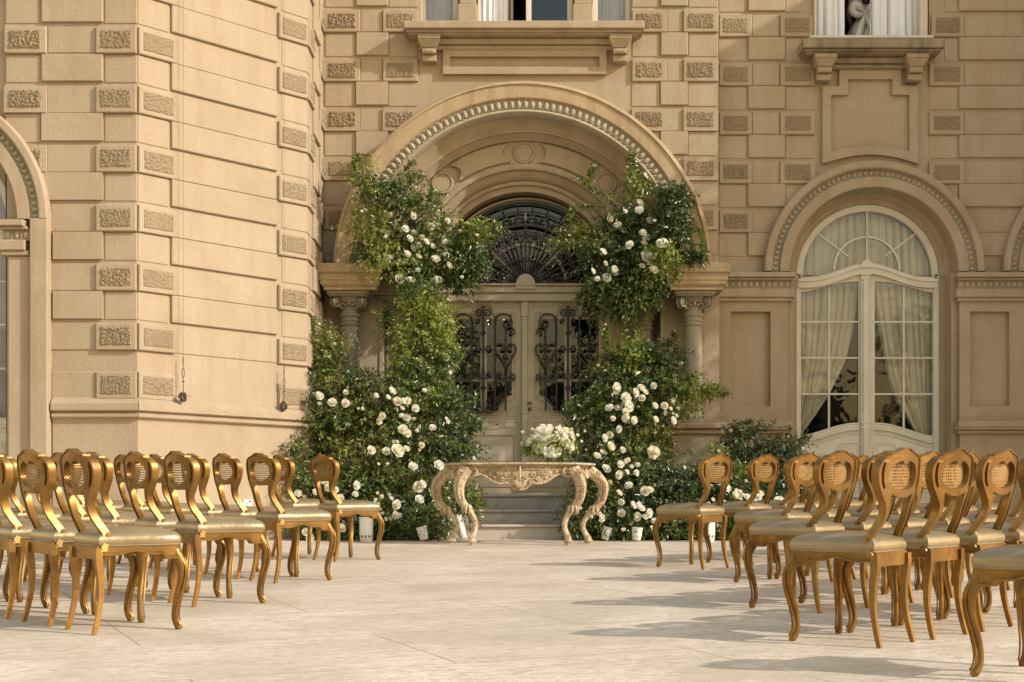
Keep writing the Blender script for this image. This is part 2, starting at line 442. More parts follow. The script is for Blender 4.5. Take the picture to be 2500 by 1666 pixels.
def over(u0, u1, z0, z1, arcs):
    """polygon of a block, cut by circles (cx, cz, R); None if wholly inside"""
    hit = [a for a in arcs if a[0]-a[2] < u1 and a[0]+a[2] > u0 and a[1]+a[2] > z0]
    if not hit: return 'box'
    n = max(6, int((u1-u0)/.04)); bot = []
    for i in range(n+1):
        u = u0+(u1-u0)*i/n; zb = z0
        for cx, cz, R in hit:
            if abs(u-cx) < R: zb = max(zb, cz+sqrt(R*R-(u-cx)**2)) if z1 > cz else 99
        bot.append((u, zb))
    runs = []; cur = []
    for p in bot:
        if p[1] < z1-.004: cur.append(p)
        elif cur: runs.append(cur); cur = []
    if cur: runs.append(cur)
    return [r+[(r[-1][0], z1), (r[0][0], z1)] for r in runs if len(r) > 1]

def block(mb, u0, u1, z0, z1, d, arcs=()):
    r = over(u0, u1, z0, z1, arcs)
    if r == 'box': mb.slab(u0, u1, -d, .05, z0, z1, .009)
    else:
        for p in r: mb.prism(p, [], -d, .05)

def patch(mb, u0, u1, z0, z1, d, arcs=(), seed=0):
    rr = random.Random(int(seed*131+u0*977)); amp = rr.uniform(.7, 1.35); u0 += rr.uniform(-.006, .006); z0 += rr.uniform(-.006, .006); z1 += rr.uniform(-.005, .005); fu = rr.uniform(50, 66)
    n, m = max(4, int((u1-u0)/.0088)), max(4, int((z1-z0)/.0088))
    vs = []; fs = []
    for j in range(m+1):
        for i in range(n+1):
            u = u0+(u1-u0)*i/n; z = z0+(z1-z0)*j/m
            e = i in (0, n) or j in (0, m)
            h = (.004*noise.noise(Vector((u*40, seed, z*40))) if e else .002+.015*amp*(.5+.5*math.tanh(4*noise.noise(Vector((u*fu+seed*9, seed*3.7, z*(fu+10)))))))
            if not e: u += .003*noise.noise(Vector((u*60, 9, z*60)))
            vs.append((u, -d-h, z))
    for j in range(m):
        for i in range(n):
            cu = u0+(u1-u0)*(i+.5)/n; cz = z0+(z1-z0)*(j+.5)/m
            if any(sqrt((cu-a[0])**2+(cz-a[1])**2) < a[2] or (cz < a[1] and abs(cu-a[0]) < a[2]) for a in arcs): continue
            a = j*(n+1)+i; fs.append((a, a+1, a+n+2, a+n+1))
    mb.add(vs, fs)

def courses(mb, pm, rust, plainr, even_flat, even_raised, zlo, zhi, arcs=(), seed=0, gap=.008, dq=.040, skip=()):
    for k in range(len(ZB)-1):
        z1, z0 = ZB[k], ZB[k+1]
        i = k-5+1                      # index of lower joint
        if z0 < zlo-.02 or z1 > zhi: continue
        if i % 2 == 0:                 # rusticated course
            for (a, b, *q) in rust:
                m = q[0] if q else .055
                block(mb, a, b, z0, z1-.03, dq, arcs)
                if (a, b) in skip: continue
                patch(pm, a+m, b-(q[1] if len(q) > 1 else .055), z0+.05, z1-.075, dq, arcs, seed+i)
            for a, b in plainr: block(mb, a, b, z0+gap, z1-.022, .012, arcs)
        else:
            for a, b in even_raised: block(mb, a, b, z0+.02, z1-.004, .036, arcs)
            for a, b in even_flat: block(mb, a, b, z0+gap, z1-gap, .010, arcs)

WCX, WCZ, WR = 4.742, 3.474, 1.444           # arched windows
PX, PZ, PR = .13, 3.398, 2.418               # portal arch
LWX = -6.44

def arch_pts(cx, cz, R, a0=0, a1=pi, n=48): return [(cx+R*cos(a0+(a1-a0)*i/n), cz+R*sin(a0+(a1-a0)*i/n)) for i in range(n+1)]

# wall cores
wm = MB()
# portal bay with the arch opening and the upper windows
hx0, hx1 = WX(1021, YM), WX(1542, YM); hz0 = WZ(60, YM)
outer = [(X2-.3, -.4), (PX-2.2, -.4)]+[(p[0], p[1]) for p in reversed(arch_pts(PX, PZ, 2.2))]+[(PX+2.2, -.4), (2.69, -.4), (2.69, ZTOP), (X2-.3, ZTOP)]
wm.prism(outer, [[(hx0, hz0), (hx1, hz0), (hx1, 8.7), (hx0, 8.7)]], YM, YM+.32)
VB(wm, 'portal_wall', M['plaster'])
wm = MB()
def whole(cx, r=1.12): return [(cx-r, .47), (cx+r, .47)]+arch_pts(cx, WCZ, r)
rx0, rx1 = WX(1990, YR), WX(2268, YR)
wm.prism([(2.60, -.4), (14, -.4), (14, ZTOP), (2.60, ZTOP)],
         [whole(WCX), whole(WCX+3.125), [(rx0, WZ(92, YR)), (rx1, WZ(92, YR)), (rx1, 8.7), (rx0, 8.7)]], YR, YR+.32)
VB(wm, 'garden_wall', M['plaster'])
wm = MB(fA)
wm.prism([(uA(13), -.4), (X1-.0, -.4), (X1, ZTOP), (uA(13), ZTOP), (uA(13), 4.82), (LWX+1.06, 4.3)], [], 0, .3)
wl = [(-9.2, -.4), (LWX-1.12, -.4), (LWX-1.12, WCZ)]+list(reversed(arch_pts(LWX, WCZ, 1.12)))[1:]+[(LWX+1.12, -.4), (uA(14), -.4), (uA(14), ZTOP), (-9.2, ZTOP)]
wm.prism(wl, [], .03, .3)
fBm = MB(fB); fBm.box(0, LB, 0, .3, -.4, ZTOP); fCm = MB(fC); fCm.box(0, LC+.05, 0, .3, -.4, ZTOP)
for q in (fBm, fCm): wm.T = None; wm.add(q.v, q.f)
VB(wm, 'bay_wall', M['plaster'])
# unseen wing added beyond the right edge, placed to shade the right-hand wall
wg = MB(); wg.prism([(10.89, -.4), (14, -.4), (14, ZTOP+2), (10.89, ZTOP+2)], [], 15.2, 19.2)
wg.prism([(-9.2, -.4), (-8.9, -.4), (-8.9, ZTOP), (-9.2, ZTOP)], [], 15.6, 19.4)
VBX(wg, 'unseen_side_wall', M['plaster'], [0])
rf = MB(); rf.box(-9.4, 14.2, 18.95, 26, ZTOP, ZTOP+.3); rf.box(-9.3, 14.1, 19.9, 25.9, 9.6, 11.5)
VB(rf, 'roof_cornice', M['trim'])

# rustication: stone courses per wall
def mirror(a, c=PX): return [(2*c-x1, 2*c-x0) for x0, x1 in a]
cs = MB(fM); ps = MB(fM)
q1, q2 = (-2.41, -1.957), (-1.664, -1.215)
u = lambda x: WX(x, YM)
q1 = (u(794), u(880)); q2 = (u(935), u(1020.5)); arcP = [(PX, PZ, 2.30)]
courses(cs, ps, [q1, q2], [(u(881), u(934.5))], [(u(794), u(867)), (u(950), u(1020))], [(u(870), u(948))], 3.0, ZTOP, arcP, 1)
q3, q4 = (u(1542.5), u(1627)), (u(1668), u(1752.5))
courses(cs, ps, [q3, q4], [(u(1627.5), u(1667.5))], [(u(1543), u(1609)), (u(1681), u(1752))], [(u(1613), u(1679))], 3.4, ZTOP, arcP, 50)
# the corner return of the portal bay
VBX(cs, 'stone_courses', M['plaster'], [PX], mb2=ps, m2=M['rustic'])
cs = MB(fR); ps = MB(fR); u = lambda x: WX(x, YR); arcW = [(WCX, WCZ, 1.38), (WCX+3.125, WCZ, 1.38)]
courses(cs, ps, [(u(1755), u(1835)), (u(1904), u(1988)), (u(2267), u(2352))], [(u(1836), u(1903)), (u(2353), u(2495))],
        [(u(1754), u(1822)), (u(1917.5), u(1988)), (u(2267), u(2337))], [(u(1826), u(1916)), (u(2340), u(2502))], 3.62, 6.3, arcW, 100)
# beside the upper window the quoins stop at the frame
courses(cs, ps, [(u(1755), u(1835)), (u(1904), u(1986)), (u(2272), u(2352))], [(u(1836), u(1903)), (u(2353), u(2495))],
        [(u(1754), u(1822)), (u(1917.5), u(1955)), (u(2305), u(2337))], [(u(1826), u(1916)), (u(2340), u(2502))], 6.24, ZTOP, [], 200)
courses(cs, ps, [(u(2503), u(2588)), (u(2860), u(2940))], [], [], [(u(2504), u(2600))], 5.0, ZTOP, arcW, 300)
VBX(cs, 'stone_courses', M['plaster'], [WCX, WCX+3.125], mb2=ps, m2=M['rustic'])
cs = MB(); ps = MB()
def merge(dst, T, fn):
    a = MB(T); b = MB(T); fn(a, b); dst[0].add(a.v, a.f); dst[1].add(b.v, b.f)
arcL = [(LWX, WCZ, 1.43)]
ux0, ux1 = uA(126), X1
merge((cs, ps), fA, lambda a, b: courses(a, b, [(uA(13), uA(116)), (uA(236.5), X1)], [(uA(117), uA(236))],
      [(uA(14.5), uA(98)), (uA(256), X1)], [(uA(103.5), uA(252.5))], 1.9, ZTOP, arcL, 400, .008, .046))
merge((cs, ps), fB, lambda a, b: courses(a, b, [(0, uB(424), uB(346), uB(424)-uB(419)), (uB(677), LB, uB(684)-uB(677), LB-uB(743.5))], [(uB(425), uB(675))],
      [(0, uB(410)), (uB(687), LB)], [(uB(416), uB(674))], 1.9, ZTOP, [], 500, .005, .04))
merge((cs, ps), fC, lambda a, b: courses(a, b, [(0, .44, .04, .06), (1.0, LC)], [(.45, .99)], [(0, .40), (1.06, LC)], [(.42, 1.04)], 1.9, ZTOP, [], 600))
def lowq(a, b, s, e, m0=.055, m1=.055, sd=0):
    block(a, s, e, 1.541, 1.835, .036); patch(b, s+m0, e-m1, 1.59, 1.79, .036, (), sd)
def last(a, b):
    lowq(a, b, uA(236.5), X1, sd=7); block(a, uA(126), uA(236), 1.47, 1.84, .012)
merge((cs, ps), fA, last)
merge((cs, ps), fB, lambda a, b: (lowq(a, b, 0, uB(424), uB(346), uB(424)-uB(419), 8), lowq(a, b, uB(677), LB, uB(684)-uB(677), LB-uB(743.5), 9)))
merge((cs, ps), fC, lambda a, b: lowq(a, b, 0, .44, .04, .06, 10))
VBX(cs, 'stone_courses', M['plaster'], [], mb2=ps, m2=M['rustic'])
# plinth moulding round the bay
def moulding(T, L0, L1, prof, m0=0, m1=0):
    q = MB(T); vs = []
    for uu, k in ((L0, m0), (L1, m1)):
        for d, z in prof: vs.append((uu+k*d, -d, z))
    n = len(prof); q.add(vs, [(i, n+i, n+i+1, i+1) for i in range(n-1)]+[tuple(range(n)), tuple(reversed(range(n, 2*n)))]); return q
prof = [(0, 1.56), (.02, 1.55), (.085, 1.50), (.10, 1.485), (.10, 1.415), (.085, 1.405), (.05, 1.40), (.05, 1.39), (.075, 1.375), (.075, 1.345), (.055, 1.33), (.03, 1.325), (.02, 1.30), (.02, -.4), (0, -.4)]
pm = MB()
t1, t2 = math.tan(radians(21.6)), math.tan(radians(23.4))
for T, a, b, m0, m1 in ((fA, uA(126)+.02, X1, 0, t1), (fB, 0, LB, -t1, t2), (fC, 0, LC, -t2, 0)):
    q = moulding(T, a, b, prof, m0, m1); pm.add(q.v, q.f)
VB(pm, 'plinth_moulding', M['plaster'])

# ------------------------------------------------------------------ portal: archivolt, soffit, panels
ar = MB()
ar.ring([(2.42, 18.75), (2.418, 18.26), (2.40, 18.22), (2.365, 18.205), (2.355, 18.225), (2.20, 18.225), (2.184, 18.24), (2.184, 18.27)], PX, PZ, n=96)
VB(ar, 'archivolt', M['orange'], smooth=35)
ar = MB()
ar.ring([(2.184, 18.262), (2.17, 18.27), (2.06, 18.27), (2.047, 18.256), (2.03, 18.25), (2.015, 18.26), (1.99, 18.40)], PX, PZ, n=96)
N_ = 76
for i in range(N_):
    a = pi*(i+.5)/N_; R_ = Matrix.Rotation(-(a-pi/2), 4, 'Y').to_3x3()
    rr = 2.115; c = (PX+rr*cos(a), 18.262, PZ+rr*sin(a))
    ar.blob(c, (.032, .026, .052), R_, 8, 6)
    for s_ in (-1, 1):
        c2 = (PX+(rr+.035)*cos(a+s_*.0165), 18.268, PZ+(rr+.035)*sin(a+s_*.0165)); ar.blob(c2, (.008, .016, .04), R_, 5, 4)
    a2 = pi*i/N_; R_ = Matrix.Rotation(-(a2-pi/2), 4, 'Y').to_3x3()
    ar.blob((PX+2.07*cos(a2), 18.27, PZ+2.07*sin(a2)), (.012, .024, .026), R_, 5, 4)
VB(ar, 'egg_and_dart_band', M['egg'], smooth=50)
ar = MB()
ar.ring([(2.30, 18.36), (2.05, 18.36), (1.99, 18.44), (1.93, 18.53), (1.865, 18.58), (1.85, 18.58), (1.85, 18.62), (1.83, 18.64), (1.80, 18.70), (1.777, 18.72), (1.777, 18.77), (1.482, 18.77), (1.482, 18.745),
         (1.465, 18.73), (1.43, 18.725), (1.405, 18.74), (1.40, 18.79), (1.37, 18.81), (1.325, 18.84), (1.30, 18.89), (1.292, 18.92), (1.285, 18.905), (1.262, 18.90), (1.24, 18.915), (1.235, 18.95), (1.165, 18.97), (1.165, 19.40)], PX+.03, PZ, n=96)
for am in (8, 49, 90, 131, 172):
    a = radians(am); c = (PX+.03+1.63*cos(a), PZ+1.63*sin(a))
    pts = [(c[0]+.128*cos(t*pi/14), 18.762, c[1]+.128*sin(t*pi/14)) for t in range(28)]
    ar.tube(pts, .022, 6, closed=True)
    ar.prism([(c[0]+.105*cos(t*pi/12), c[1]+.105*sin(t*pi/12)) for t in range(24)], [], 18.752, 18.78)
for a0, a1 in ((14.5, 42), (56, 83), (97, 124), (138, 165.5)):
    outer = []; A0, A1 = radians(a0), radians(a1)
    for i in range(25): a = A0+(A1-A0)*i/24; outer.append((PX+.03+1.748*cos(a), PZ+1.748*sin(a)))
    for i in range(1, 8): t = i/8; a = A1-.055*sin(pi*t); r = 1.748-.236*t; outer.append((PX+.03+r*cos(a), PZ+r*sin(a)))
    for i in range(25): a = A1+(A0-A1)*i/24; outer.append((PX+.03+1.512*cos(a), PZ+1.512*sin(a)))
    for i in range(1, 8): t = i/8; a = A0+.055*sin(pi*t); r = 1.512+.236*t; outer.append((PX+.03+r*cos(a), PZ+r*sin(a)))
    ar.prism(outer, [], 18.728, 18.78)
VB(ar, 'coffered_soffit', M['trim'], smooth=35)

# piers, entablature blocks, pedestals, columns
pr = MB()
for s_ in (-1, 1):
    def bx(a, b, y0, y1, z0, z1, mb=pr):
        x0, x1 = (PX+a, PX+b) if s_ > 0 else (PX-b, PX-a)
        mb.box(x0, x1, y0, y1, z0, z1)
    bx(1.83, 2.56, 18.60, 19.5, -.3, 3.16); bx(1.06, 1.86, 19.0, 19.5, -.3, 3.16)
    bx(1.02, 1.075, 18.985, 19.45, .5, 3.14); bx(1.80, 1.845, 18.585, 19.0, .5, 3.16)
VBX(pr, 'porch_pier', M['plaster'], [PX])
for s_, xc in ((-1, -2.045), (1, 2.335)):
    e = MB()
    e.slab(xc-.415, xc+.415, 18.02, 18.72, 3.335, 3.455, .012)
    pf = [(.40, 3.335), (.385, 3.32), (.385, 3.25), (.375, 3.245), (.37, 3.20), (.35, 3.175), (.335, 3.165), (.335, 3.13)]
    for i in range(len(pf)-1):
        a, b = pf[i], pf[i+1]
        vs = [];
        for w_, z in (a, b): vs += [(xc-w_, 18.44-w_, z), (xc+w_, 18.44-w_, z), (xc+w_, 18.75, z), (xc-w_, 18.75, z)]
        e.add(vs, [(0, 1, 5, 4), (1, 2, 6, 5), (3, 0, 4, 7)])
    e.add([(xc-.335, 18.105, 3.13), (xc+.335, 18.105, 3.13), (xc+.335, 18.75, 3.13), (xc-.335, 18.75, 3.13)], [(0, 3, 2, 1)])
    xi = PX+s_*1.60
    e.slab(xi-.34, xi+.34, 18.48, 19.1, 3.335, 3.455, .012); e.slab(xi-.30, xi+.30, 18.52, 19.1, 3.13, 3.335, .012)
    VB(e, 'entablature_block', M['orange'])
    pd = MB(); xp = PX+s_*2.2; px0, px1 = (xp-.30, xp+.30)
    pd.slab(xp-.375, xp+.375, 18.02, 18.9, 1.37, 1.443, .015); pd.slab(xp-.335, xp+.335, 18.06, 18.9, 1.30, 1.37, .02)
    pd.box(px0, px1, 18.10, 18.9, -.1, 1.30); pd.slab(xp-.35, xp+.35, 18.04, 18.9, -.1, .28, .02)
    xq = PX+s_*1.62
    pd.slab(xq-.30, xq+.30, 18.50, 19.1, 1.37, 1.443, .015); pd.box(xq-.25, xq+.25, 18.55, 19.1, -.1, 1.37)
    VB(pd, 'pedestal', M['plaster'])

def column(xc, yc, zb=1.443, zt=3.13):
    c = MB()
    c.lathe([(.165, 0), (.165, .05), (.155, .07), (.14, .075), (.15, .10), (.13, .125), (.122, .14), (.122, .5), (.117, 1.0), (.108, 1.28)], (xc, yc, zb), 24)
    z = 2.70
    c.lathe([(.108, 0), (.125, .012), (.13, .03), (.125, .045), (.112, .05), (.112, .06), (.122, .065), (.126, .078), (.122, .09), (.112, .095), (.112, .115), (.13, .125), (.136, .145),
             (.13, .165), (.115, .172), (.113, .20), (.12, .225), (.122, .24)], (xc, yc, z), 24)
    sh = VB(c, 'column_shaft', M['capital'], smooth=40)
    k = MB()
    k.lathe([(.115, 2.93), (.125, 2.96), (.15, 3.00), (.20, 3.05), (.21, 3.09)], (xc, yc, 0), 20)
    k.lathe([(.118, 2.945), (.135, 2.95), (.135, 2.965), (.12, 2.975)], (xc, yc, 0), 20)
    k.slab(xc-.265, xc+.265, yc-.265, yc+.265, 3.085, 3.13, .012); k.slab(xc-.24, xc+.24, yc-.24, yc+.24, 3.065, 3.085, .004)
    for qx, qy in ((-1, -1), (1, -1), (-1, 1), (1, 1)):
        d = Vector((qx, qy, 0)).normalized(); cc = Vector((xc, yc, 3.0))+d*.235
        for off in (-.028, .028):
            pts = []; side = Vector((-d.y, d.x, 0))
            for i in range(26):
                t = i/25; a = -pi/2+pi*.75+t*2*pi*1.6; r = .082*(1-t)**.8+.008
                pts.append(cc+d*(r*cos(a))+Vector((0, 0, r*sin(a)))+side*off)
            k.tube(pts, [.016, .012, .008], 6)
        k.blob(cc, (.045, .045, .045), None, 8, 6)
        # leaf under the volute
        k.tube(catmull([Vector((xc, yc, 2.93))+d*.13, Vector((xc, yc, 2.97))+d*.19, Vector((xc, yc, 2.955))+d*.225, Vector((xc, yc, 2.925))+d*.215], 4), [.03, .026, .018, .01], 6)
    for qx, qy in ((0, -1), (1, 0), (-1, 0)):
        d = Vector((qx, qy, 0)); side = Vector((-qy, qx, 0)); b0 = Vector((xc, yc, 0))+d*.155
        for s_ in (-1, 1):
            pts = []
            for i in range(22):
                t = i/21; a = pi*.5-s_*0+t*2*pi*1.1; r = .042*(1-t)+.006
                pts.append(b0+side*(s_*(.052+r*cos(a)))+Vector((0, 0, 3.035+r*sin(a)))+d*.04)
            k.tube(pts, [.011, .006], 5)
            k.tube(catmull([b0+side*s_*.03+Vector((0, 0, 2.95)), b0+side*s_*.07+Vector((0, 0, 2.975)), b0+side*s_*.15+Vector((0, 0, 3.055))-d*.02], 4), [.014, .012, .012], 5)
        k.blob(b0+Vector((0, 0, 3.08))+d*.05, (.03, .03, .03), None, 7, 5)
        k.blob(b0+Vector((0, 0, 2.985))+d*.02, (.02, .022, .045), None, 7, 5)
    k.build('capital', M['capital'], sh, ORG, 50)
for xc, yc in ((-2.077, 18.40), (2.321, 18.40), (-1.493, 18.80), (1.732, 18.80)): column(xc, yc)

# ------------------------------------------------------------------ front door
YD = 19.19
def P(x, y, Y=YD): return WX(x, Y), WZ(y, Y)
DX0, DX1 = WX(1085, YD), WX(1485, YD); DC = (DX0+DX1)/2
fr = MB()
zt0, zt1 = WZ(738, YD), WZ(705, YD)
for a, b in ((DX0-.13, DX0), (DX1, DX1+.13)): fr.slab(a, b, 19.12, 19.3, .5, zt0, .01)
fr.slab(DX0-.13, DX1+.13, 19.08, 19.3, zt0+.11, zt1+.02, .012); fr.slab(DX0-.10, DX1+.10, 19.11, 19.3, zt0, zt0+.11, .012)
fr.slab(DX0-.13, DX1+.13, 19.05, 19.3, zt1+.02, zt1+.05, .008)
fr.slab(DX0-.2, DX1+.2, 18.96, 19.5, .50, .575, .01)
VB(fr, 'door_frame', M['door'])
def door_leaf(cx, astr):
    hw = .50 if astr else .50
    x0, x1 = cx-WZ(0, YD)*0-.535, cx+.535
    lf = MB(); zb, zt = .575, zt0
    k = 3500/YD
    # opening outline in pixels relative to centre (252 in the enlargement), scale .3188
    def q(dx, y): return (cx+dx*.3188/k, WZ(720+y*.3188, YD))
    op = [q(-222, 150), q(-222, 770)]
    for i in range(9): a = pi/2*i/8; op.append(q(-222+118*sin(a)*1.0+0, 770+0+110*(1-cos(a))) if 0 else q(-222+110*(1-cos(a))+0, 770+110*sin(a)))
    op = [q(-222, 150), q(-222, 768), q(-170, 790), q(-130, 830), q(-112, 895), q(112, 895), q(130, 830), q(170, 790), q(222, 768), q(222, 150)]
    top = [q(75, 150)]+[q(75*cos(pi*i/12), 142-72*sin(pi*i/12)) for i in range(1, 12)]+[q(-75, 150)]
    op = op+top
    lf.prism([(x0, zb), (x1, zb), (x1, zt), (x0, zt)], [op], 19.19, 19.24)
    for off, r in ((1.0, .011),):
        pts = [(p[0], 19.185, p[1]) for p in op]; lf.tube(pts, r, 6, closed=True)
    cz = sum(p[1] for p in op)/len(op)
    pts = [(cx+(p[0]-cx)*1.09, 19.188, cz+(p[1]-cz)*1.05) for p in op]; lf.tube(pts, .009, 6, closed=True)
    pts = [(cx+(p[0]-cx)*1.15, 19.19, cz+(p[1]-cz)*1.075) for p in op]; lf.tube(pts, .006, 6, closed=True)
    # upper corner panels
    for s_ in (-1, 1):
        pg = [q(s_*78, 40), q(s_*270, 40), q(s_*270, 96), q(s_*118, 96)]
        lf.tube([(p[0], 19.19, p[1]) for p in pg], .006, 5, closed=True); pg2 = [q(s_*100, 52), q(s_*258, 52), q(s_*258, 84), q(s_*126, 84)]
        lf.prism(pg2, [], 19.182, 19.2)
        pts = [q(s_*190, 932)]+[q(s_*(190+78*sin(pi/2*i/6)), 932-72+72-72*cos(pi/2*i/6)*1.0) for i in range(0)]+[q(s_*190, 900), q(s_*215, 870), q(s_*262, 862), q(s_*262, 932)]
        lf.tube([(p[0], 19.19, p[1]) for p in pts], .006, 5, closed=True)
    # lower panels
    def rect(a, y0, b, y1, r=.008):
        pts = [q(a, y0), q(b, y0), q(b, y1), q(a, y1)]; lf.tube([(p[0], 19.19, p[1]) for p in pts], r, 6, closed=True)
    for s_ in (1,):
        rect(-125, 965, 125, 1028); rect(-115, 975, 115, 1018, .004)
        for t in (-1, 1):
            rect(t*150, 975, t*262, 1020); a, b = sorted((t*165, t*250)); pg = [q(a, 1012), q(b, 1012), q(b, 985), q(a, 985)]; lf.prism(pg, [], 19.18, 19.2)
    rect(-242, 1072, 242, 1468, .013); rect(-230, 1086, 230, 1455, .005)
    A = q(-165, 1160), q(165, 1160), q(165, 1400), q(-165, 1400); B = q(-120, 1215), q(120, 1215), q(120, 1345), q(-120, 1345)
    vs = [(p[0], 19.188, p[1]) for p in A]+[(p[0], 19.165, p[1]) for p in B]
    lf.add(vs, [(0, 4, 5, 1), (1, 5, 6, 2), (2, 6, 7, 3), (3, 7, 4, 0), (4, 7, 6, 5)])
    # muntins
    for y in (410, 655): a = q(-222, y); b = q(222, y); lf.slab(a[0], b[0], 19.2, 19.23, a[1]-.018, a[1]+.018, .005)
    a = q(-26, 895); b = q(26, 75); lf.slab(a[0], b[0], 19.197, 19.23, a[1], b[1], .006)
    a = q(-222, 188); b = q(222, 150); lf.slab(a[0], b[0], 19.2, 19.23, a[1], b[1], .005); a = q(-80, 150); b = q(80, 66); lf.box(a[0], b[0], 19.205, 19.23, a[1]-.001, b[1])
    if astr:
        a = WX(1273.5, YD); b = WX(1288, YD); lf.slab(a, b, 19.14, 19.19, zb, zt-.16, .008); lf.slab(a-.008, b+.008, 19.13, 19.19, zt-.2, zt-.005, .006)
        lf.slab(a-.01, b+.01, 19.13, 19.19, zb, zb+.25, .006); lf.slab(a-.004, b+.004, 19.132, 19.19, WZ(1012, YD), WZ(1002, YD), .004)
    leaf = VB(lf, 'door_leaf', M['door'])
    gs = MB(); gs.prism([q(-224, 148), q(-224, 900), q(224, 900), q(224, 148)][::1], [], 19.212, 19.218); gs.build('pane', M['glass'], leaf, ORG)
    # wrought-iron grille
    gr = MB(); YG = 19.12
    def T(pts, r=.010, sc=5): gr.tube(catmull([(q(*p)[0], YG, q(*p)[1]) for p in pts], sc), r*1.25, 6)
    def scroll(cx_, cy_, r, a0, turns, dirn=1, n=22, rr=.009, lead=None):
        pts = []
        for i in range(n):
            t = i/(n-1); a = a0+dirn*t*2*pi*turns; R_ = r*(1-t*.82); pts.append((cx_+R_*cos(a), cy_+R_*sin(a)))
        if lead: pts = lead+pts
        gr.tube([(q(*p)[0], YG, q(*p)[1]) for p in pts], [rr*1.3, rr*1.3, rr*1.15], 6); 
    T([(0, 92), (0, 300), (0, 905)], .011, 2)
    gr.tube([(q(0, y)[0], YG, q(0, y)[1]) for y in (100, 250, 300, 350, 520, 600, 640, 700, 860)], [.008, .022, .008, .018, .010, .022, .010, .02, .012], 6)
    T([(-18, 102), (0, 100), (18, 102)], .012, 2)
    for s_ in (-1, 1):
        scroll(s_*30, 148, 28, -pi/2 if s_ > 0 else -pi/2, 1.1, s_, rr=.010, lead=[(s_*2, 175), (s_*4, 130)])
        scroll(s_*42, 205, 18, pi if s_ > 0 else 0, 1.0, -s_*-1, rr=.008)
        # outer vertical with curl at the top
        T([(s_*88, 895), (s_*88, 240), (s_*98, 185), (s_*135, 155), (s_*180, 158), (s_*213, 185)], .010)
        scroll(s_*180, 222, 40, -.6 if s_ > 0 else pi+.6, 1.35, s_, rr=.010, lead=[(s_*213, 190)])
        T([(s_*170, 895), (s_*170, 300), (s_*180, 262), (s_*212, 252), (s_*238, 285)], .010)
        scroll(s_*215, 290, 24, 0 if s_ > 0 else pi, 1.0, s_, rr=.009)
        # heart
        T([(s_*170, 640), (s_*175, 560), (s_*215, 495), (s_*246, 430), (s_*235, 392), (s_*205, 385), (s_*178, 410)], .012)
        T([(s_*170, 560), (s_*140, 500), (s_*95, 440), (s_*92, 400), (s_*118, 382), (s_*150, 390), (s_*165, 412)], .012)
        scroll(s_*200, 420, 22, -pi/2, .9, -s_, rr=.010); scroll(s_*140, 420, 22, -pi/2, .9, s_, rr=.010)
        gr.blob((q(s_*170, 478)[0], YG, q(s_*170, 478)[1]), (.036, .022, .036), None, 8, 6)
        # lower scrolls and rail
        T([(s_*92, 655), (s_*246, 655)], .011, 2)
        scroll(s_*205+s_*12, 628, 26, pi/2, 1.1, -s_, rr=.010); scroll(s_*120, 628, 26, pi/2, 1.1, s_, rr=.010)
        T([(s_*170, 560), (s_*172, 610), (s_*155, 650)], .013); T([(s_*170, 560), (s_*172, 610), (s_*188, 650)], .013)
        scroll(s_*40, 618, 22, pi/2, 1.1, s_, rr=.009); scroll(s_*42, 410, 20, pi/2, 1.1, s_, rr=.009)
        T([(s_*10, 420), (s_*42, 432), (s_*66, 415)], .011); T([(s_*10, 640), (s_*40, 645)], .011)
        T([(s_*4, 905), (s_*50, 905), (s_*88, 880), (s_*130, 838), (s_*170, 800)], .010)
        scroll(s_*42, 868, 26, pi/2, 1.1, s_, rr=.010); scroll(s_*118, 800, 24, pi/2, 1.1, s_, rr=.009); scroll(s_*38, 820, 18, pi/2, 1.0, s_, rr=.008)
    for y in (298, 718):
        for i in range(6):
            a = i*pi/3; gr.blob((q(0, y)[0]+.026*cos(a), YG-.01, q(0, y)[1]+.026*sin(a)), (.016, .014, .016), None, 6, 4)
        gr.blob((q(0, y)[0], YG-.022, q(0, y)[1]), (.015, .014, .015), None, 6, 4)
    gr.build('grille', M['iron'], leaf, ORG, 50)
    if not astr:
        hd = MB(); hx = WX(1294, YD)
        hd.lathe([(.001, 0), (.02, .004), (.024, .02), (.018, .034), (.008, .04), (.008, .06)], (0, 0, 0), 14)
        hd.v = [(hx+p[0], 19.19-.0-p[2]*1.0-.0, WZ(999, YD)+p[1]) for p in hd.v]
        hd.blob((hx-.005, 19.12, WZ(985, YD)), (.035, .02, .016), None, 10, 6)
        hd.build('door_knob', M['brass'], leaf, ORG, 40)
door_leaf(WX(1180.3, YD), True); door_leaf(WX(1386, YD), False)

# fanlight
FR, FZ = 1.085, WZ(700, YD)+.02
fx = WX(1283, YD)
fl = MB(); fl.ring([(FR+.08, 19.3), (FR+.08, 19.16), (FR+.01, 19.15), (FR, 19.17), (FR, 19.3)], fx, FZ, n=64)
fan = VB(fl, 'fanlight', M['door'], smooth=30)
mo = MB()
for a in (45, 90, 135):
    a = radians(a); mo.tube([(fx+.1*cos(a), 19.2, FZ+.1*sin(a)), (fx+1.0*cos(a), 19.2, FZ+1.0*sin(a))], .021, 4)
mo.ring([(.56, 19.22), (.56, 19.185), (.525, 19.185), (.525, 19.22)], fx, FZ, n=40)
mo.prism([(fx+.13*cos(pi*i/14), FZ-.02+.15*sin(pi*i/14)) for i in range(15)]+[(fx-.14, FZ-.07), (fx+.14, FZ-.07)], [], 19.06, 19.25)
mo.slab(DX0, DX1, 19.15, 19.25, FZ-.05, FZ-.01, .006)
mo.build('glazing_bars', M['door'], fan, ORG)
gp = MB(); gp.prism(arch_pts(fx, FZ, FR, 0, pi, 40), [], 19.222, 19.228); gp.build('pane', M['glass'], fan, ORG)
